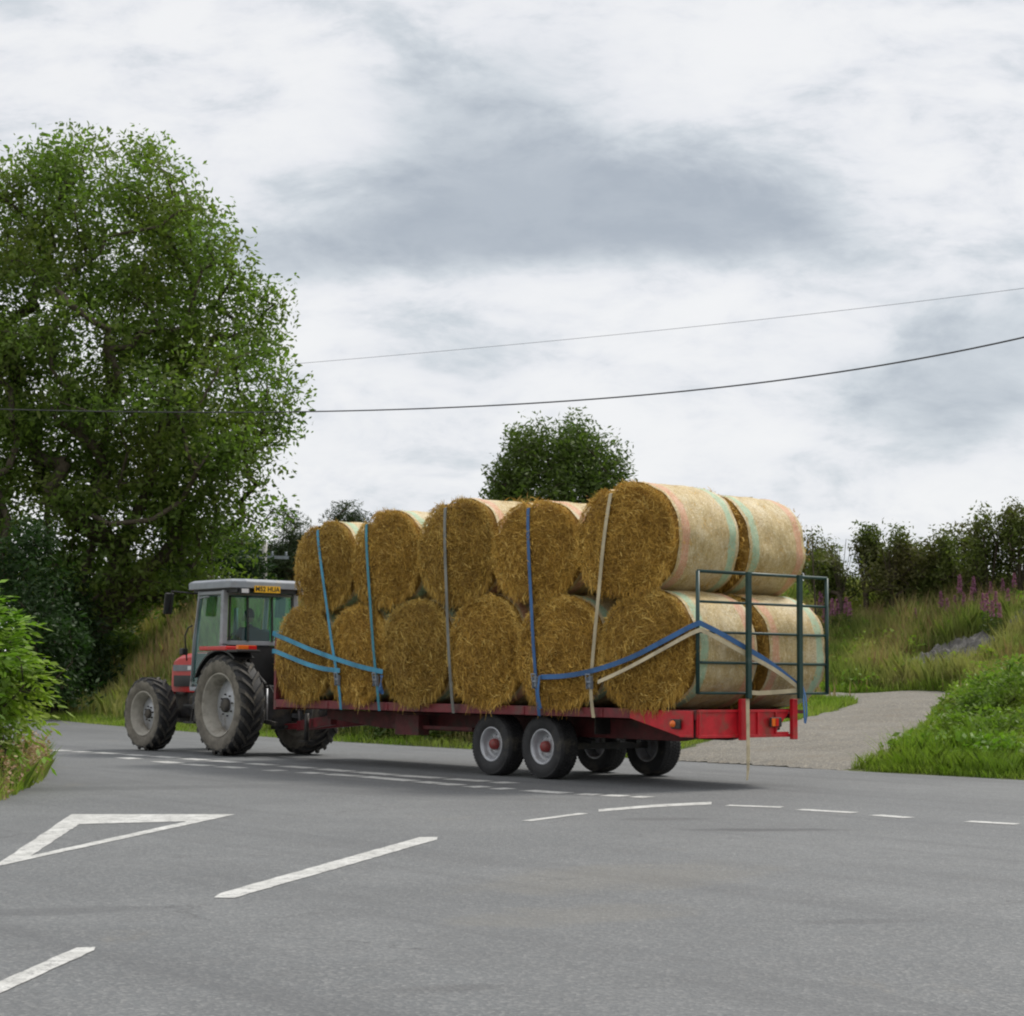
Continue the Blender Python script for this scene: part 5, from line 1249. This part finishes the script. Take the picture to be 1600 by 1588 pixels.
b.bar((CX1 + .22, -CW + .08, CZ1 - .04), (CX1 + .22, CW - .08, CZ1 - .04), .06, .08); b.box((CX1 + .02, -.66, CZ0), (CX1 + .08, .66, 1.75))
b.box((CX1 + .1, -.68, CZ0 - .06), (CX0 - .1, .68, CZ0 - .037))
b.build('cab_frame', M['cab_grey'], TT, bevel=.012)
MB().box((CX0 - .02, -.66, 1.15), (CX0 - .06, .66, 1.885)).build('rear_panel', M['black'], TT)
# black window surrounds
wf = [((CX0 + .045, y, 1.96), (CX0 + .005, y, CZ1 - .1), .035) for y in (-.28, .22)]
for s_ in (-1, 1): wf += [((CX0 - .07, s_ * (CW + .012), 1.98), (CX0 - .10, s_ * (CW - .01), 2.74), .03), ((CX0 + .05, s_ * (CW - .08), 1.97), (CX0 + .01, s_ * (CW - .11), CZ1 - .1), .03)]
for p_, q_, w_ in wf: MB().bar(p_, q_, w_, .026).build('window_frame', M['black'], TT)
# windows
def pane(name, pts, th=.006):
    b = MB(); P = [Vector(p) for p in pts]; n = (P[1] - P[0]).cross(P[2] - P[0]).normalized() * th
    k = len(P); b.add([tuple(p) for p in P] + [tuple(p + n) for p in P], [tuple(range(k))[::-1], tuple(range(k, 2*k))] + [(i, (i+1) % k, k+(i+1) % k, k+i) for i in range(k)]); return b.build(name, M['glass'], TT)
pane('rear_window', [(CX0 + .01, -.64, 1.98), (CX0 + .01, .64, 1.98), (CX0 - .03, .62, 2.76), (CX0 - .03, -.62, 2.76)])
pane('windscreen', [(CX1 + .03, -.64, 1.76), (CX1 + .03, .64, 1.76), (CX1 + .21, .62, 2.76), (CX1 + .21, -.62, 2.76)])
for s_ in (-1, 1):
    pane('side_window', [(CX1 + .08, s_ * CW, 1.2), (CX0 - .22, s_ * CW, 1.2), (CX0 - .08, s_ * CW, 1.95), (CX0 - .11, s_ * (CW - .025), 2.76), (CX1 + .27, s_ * (CW - .025), 2.76)])
b = MB(); b.tube([(CX1 + .10, -CW - .03, 1.25), (CX1 + .13, -CW - .02, 2.0), (CX1 + .28, -CW - .01, 2.72), (CX0 - .5, -CW - .01, 2.74)], .016, 8); b.build('door_frame', M['cab_grey'], TT)
MB().box((CX0 - .35, -CW - .035, 1.72), (CX0 - .47, -CW - .01, 1.77)).build('door_handle', M['black'], TT)
# roof
b = MB()
def roof_poly(o): return [(CX0 + .42 - o, -.55 + 0), (CX0 + .30 - o, -.80 + o), (CX1 - .02 + o, -.80 + o), (CX1 - .14 + o, -.60), (CX1 - .14 + o, .60), (CX1 - .02 + o, .80 - o), (CX0 + .30 - o, .80 - o), (CX0 + .42 - o, .55)]
b.prism(roof_poly(.0), 2, 2.87, 2.985); b.prism(roof_poly(.0), 2, 2.9851, 3.03, pts2=roof_poly(.07)); ro = b.build('roof', M['roof_grey'], TT, bevel=.012)
MB().box((CX0 + .36, -.70, 2.80), (CX1 + .0, .70, 2.869)).build('roof_lining', M['black'], ro)
for y in (-.58, .60):
    q = MB().box((CX0 + .33, y - .09, 2.77), (CX0 + .42, y + .09, 2.868)).build('work_lamp', M['black'], ro, bevel=.01)
    MB().box((CX0 + .4205, y - .07, 2.785), (CX0 + .426, y + .07, 2.855)).build('lens', M['lamp_clear'], q)
q = MB().box((CX0 + .425, -.40, 2.80), (CX0 + .437, .12, 2.915)).build('number_plate', M['yellow'], ro)
cu = bpy.data.curves.new('t', 'FONT'); cu.body = 'M52 HUA'; cu.size = .115; cu.align_x = 'CENTER'; cu.align_y = 'CENTER'; cu.extrude = .0012; cu.offset = .0022
to = bpy.data.objects.new('t', cu); C.objects.link(to); me = bpy.data.meshes.new_from_object(to); bpy.data.objects.remove(to)
me.materials.clear(); lo = link('plate_letters', me, [M['black']], q); lo.matrix_local = Matrix(((0, 0, 1, CX0 + .4385), (1.02, 0, 0, -.14), (0, 1, 0, 2.857), (0, 0, 0, 1)))
# mudguards
def mudguard(s_):
    yo, yi = s_ * 1.00, s_ * .60
    b = MB(); prof = []
    for a in np.linspace(R(58), R(150), 12):
        r = RR + .09; prof.append((r * math.cos(a), RR + r * math.sin(a)))
    prof = [(min(x, .86), min(z, 1.83)) for x, z in prof]
    inn = [(x * .97, RR + (z - RR) * .97) for x, z in prof]
    n = len(prof)
    vs = []
    for y in (yo, yi):
        vs += [(x, y, z) for x, z in prof] + [(x, y, z) for x, z in inn]
    fs = []
    for i in range(n - 1):
        fs += [(i, i+1, 2*n+i+1, 2*n+i), (n+i, 2*n+n+i, 2*n+n+i+1, n+i+1), (i, n+i, n+i+1, i+1), (2*n+i, 2*n+i+1, 3*n+i+1, 3*n+i)]
    fs += [(0, 2*n, 3*n, n), (n-1, 2*n-1, 4*n-1, 3*n-1)]
    b.add(vs, fs); b.box((-.6, s_ * .60, 1.2), (.35, s_ * .58, 1.80)); o = b.build('mudguard', M['black'], TT)
    MB().box((-.66, s_ * 1.012, 1.79), (.25, s_ * .80, 1.862)).build('mudguard_trim', M['bonnet'], o, bevel=.015)
    MB().box((.26, s_ * 1.01, 1.755), (.62, s_ * .56, 1.80)).build('lamp_shelf', M['black'], o, bevel=.01)
    q = MB().box((.52, s_ * .98, 1.805), (.60, s_ * .62, 1.875)).build('tail_light', M['lamp_orange'], o, bevel=.008)
    MB().box((.601, s_ * .78, 1.81), (.606, s_ * .625, 1.87)).build('lens', M['lamp_red'], q)
mudguard(-1); mudguard(1)
# mirrors, grab rail, beacon stub
for s_ in (-1, 1):
    b = MB().tube([(CX1 + .2, s_ * .74, 2.80), (CX1 - .05, s_ * 1.12, 2.84), (CX1 - .08, s_ * 1.14, 2.5)], .014, 8); o = b.build('mirror_arm', M['black'], TT)
    MB().box((-.02, -.10, -.19), (.02, .10, .19)).build('mirror', M['black'], o, (CX1 - .08, s_ * 1.16, 2.62), (0, R(7), R(-14 * s_)), bevel=.02)
MB().tube([(CX1 - .02, -.80, 1.62), (CX1 - .04, -.84, 2.05), (CX1 + .03, -.82, 2.2), (CX1 + .09, -.76, 2.24)], .014, 8).build('grab_rail', M['black'], TT)
MB().box((CX1 - .08, -.86, 1.72), (CX1 - .2, -.74, 1.84)).build('indicator_lamp', M['black'], TT, bevel=.02)
MB().tube([(-1.9, .46, 1.5), (-1.9, .46, 2.6)], .04, 12).build('exhaust_pipe', M['black_iron'], TT)
# inside
b = MB(); b.box((-.55, -.20, 1.50), (-1.05, .34, 1.62)); b.box((-.50, -.20, 1.63), (-.60, .34, 2.18)); b.build('seat', mat('seat_cloth', (.03, .04, .055), .9), TT, bevel=.04)
b = MB(); b.box((-1.22, -.16, 1.12), (-1.36, .30, 1.85)); b.build('dashboard', M['black'], TT, bevel=.02)
b = MB(); n = 24
pts = [(-1.14 + .06 * math.sin(2*math.pi*k/n), .07 + .19 * math.cos(2*math.pi*k/n), 2.0 + .17 * math.sin(2*math.pi*k/n)) for k in range(n + 1)]
b.tube(pts, .014, 8, cap=False); b.tube([(-1.14, .07, 2.0), (-1.28, .07, 1.8)], .02, 8); b.bar((-1.14, -.1, 2.0), (-1.14, .24, 2.0), .02); b.build('steering_wheel', M['black'], TT)
# ------------------------------------------------------------------ driver
def driver():
    M['skin'] = mat('skin', (.50, .27, .19), .55, var=.06); M['jacket'] = mat('dark_jacket', (.018, .024, .04), .85, var=.2); M['hair'] = mat('dark_hair', (.02, .014, .01), .7)
    base = W(TU + .76, TV + .07, 1.62); root_loc = base
    J = {}; verts, edges, rad = [], [], []
    def j(n, p, r, par=None):
        J[n] = len(verts); verts.append(p); rad.append(r)
        if par: edges.append((J[par], J[n]))
    j('pelvis', (0, 0, .12), .15); j('belly', (.0, 0, .28), .145, 'pelvis'); j('chest', (-.02, 0, .47), .16, 'belly'); j('neck0', (-.02, 0, .60), .07, 'chest'); j('neck', (-.03, 0, .67), .055, 'neck0')
    for s_, n in ((-1, 'l'), (1, 'r')):
        j('sh' + n, (-.02, s_ * .18, .54), .075, 'chest'); j('el' + n, (-.14, s_ * .27, .30), .052, 'sh' + n); j('wr' + n, (-.36, s_ * .18, .37), .034, 'el' + n); j('ha' + n, (-.41, s_ * .17, .39), .036, 'wr' + n)
        j('hip' + n, (-.05, s_ * .10, .10), .10, 'pelvis'); j('kn' + n, (-.48, s_ * .17, .13), .07, 'hip' + n); j('an' + n, (-.58, s_ * .17, -.28), .05, 'kn' + n); j('to' + n, (-.72, s_ * .18, -.34), .04, 'an' + n)
        for k in range(5):
            o = (k - 2) * .018; base_n = 'ha' + n
            j('f%s%d' % (n, k), (-.45, s_ * .17 + o, .41 + .01 * (k != 0)), .010, base_n); j('g%s%d' % (n, k), (-.47, s_ * .17 + o, .385), .009, 'f%s%d' % (n, k))
    me = bpy.data.meshes.new('person'); me.from_pydata(verts, edges, []); o = bpy.data.objects.new('person', me); C.objects.link(o)
    sk = o.modifiers.new('skin', 'SKIN'); sk.use_smooth_shade = True
    for i, r in enumerate(rad): d = me.skin_vertices[0].data[i]; d.radius = (r, r); d.use_root = (i == 0)
    o.modifiers.new('sub', 'SUBSURF').levels = 1; o.modifiers['sub'].render_levels = 1
    dg = bpy.context.evaluated_depsgraph_get(); body = bpy.data.meshes.new_from_object(o.evaluated_get(dg)); bpy.data.objects.remove(o)
    bm = bmesh.new(); bm.from_mesh(body)
    # head with brow, nose, ears
    hd = bmesh.ops.create_uvsphere(bm, u_segments=28, v_segments=20, radius=1)['verts']
    for v in hd:
        x, y, z = v.co; f = max(0, -x)
        r = Vector((x * .105, y * .078, z * .125))
        if z < -.2: r.y *= 1 - .25 * (-z - .2); r.x -= .012 * f
        r.x -= .024 * math.exp(-((y / .16) ** 2) - ((z + .12) / .17) ** 2) * (f > .5)      # nose
        r.x += .010 * (math.exp(-(((abs(y) - .38) / .16) ** 2) - ((z - .05) / .12) ** 2)) * (f > .4)  # eye sockets
        r.x -= .006 * math.exp(-((y / .3) ** 2) - ((z + .45) / .08) ** 2) * (f > .4)        # lips
        r.y += math.copysign(.016, y) * math.exp(-((x + .0) / .18) ** 2 - ((z - .0) / .22) ** 2) * (abs(y) > .8)
        v.co = r + Vector((-.05, 0, .80))
    bm.to_mesh(body); bm.free()
    body.materials.append(M['jacket']); body.materials.append(M['skin'])
    for p in body.polygons:
        p.use_smooth = True; c = p.center
        p.material_index = 1 if (c.z > .655 or c.x < -.385 and c.z > .3) else 0
    body.name = 'person'
    o = link('person', body, loc=base, rot=(0, 0, RZ)); tag(o, 'driver in a dark jacket sitting at the wheel behind the cab glass', 'person')
    bm = bmesh.new(); hd = bmesh.ops.create_uvsphere(bm, u_segments=24, v_segments=16, radius=1)['verts']
    for v in hd: x, y, z = v.co; v.co = Vector((x * .112 - .035, y * .088, max(z, -.35 if x > .1 else .25) * .13 + .815))
    me = bpy.data.meshes.new('hair'); bm.to_mesh(me); bm.free()
    link('hair', me, [M['hair']], o)
driver()
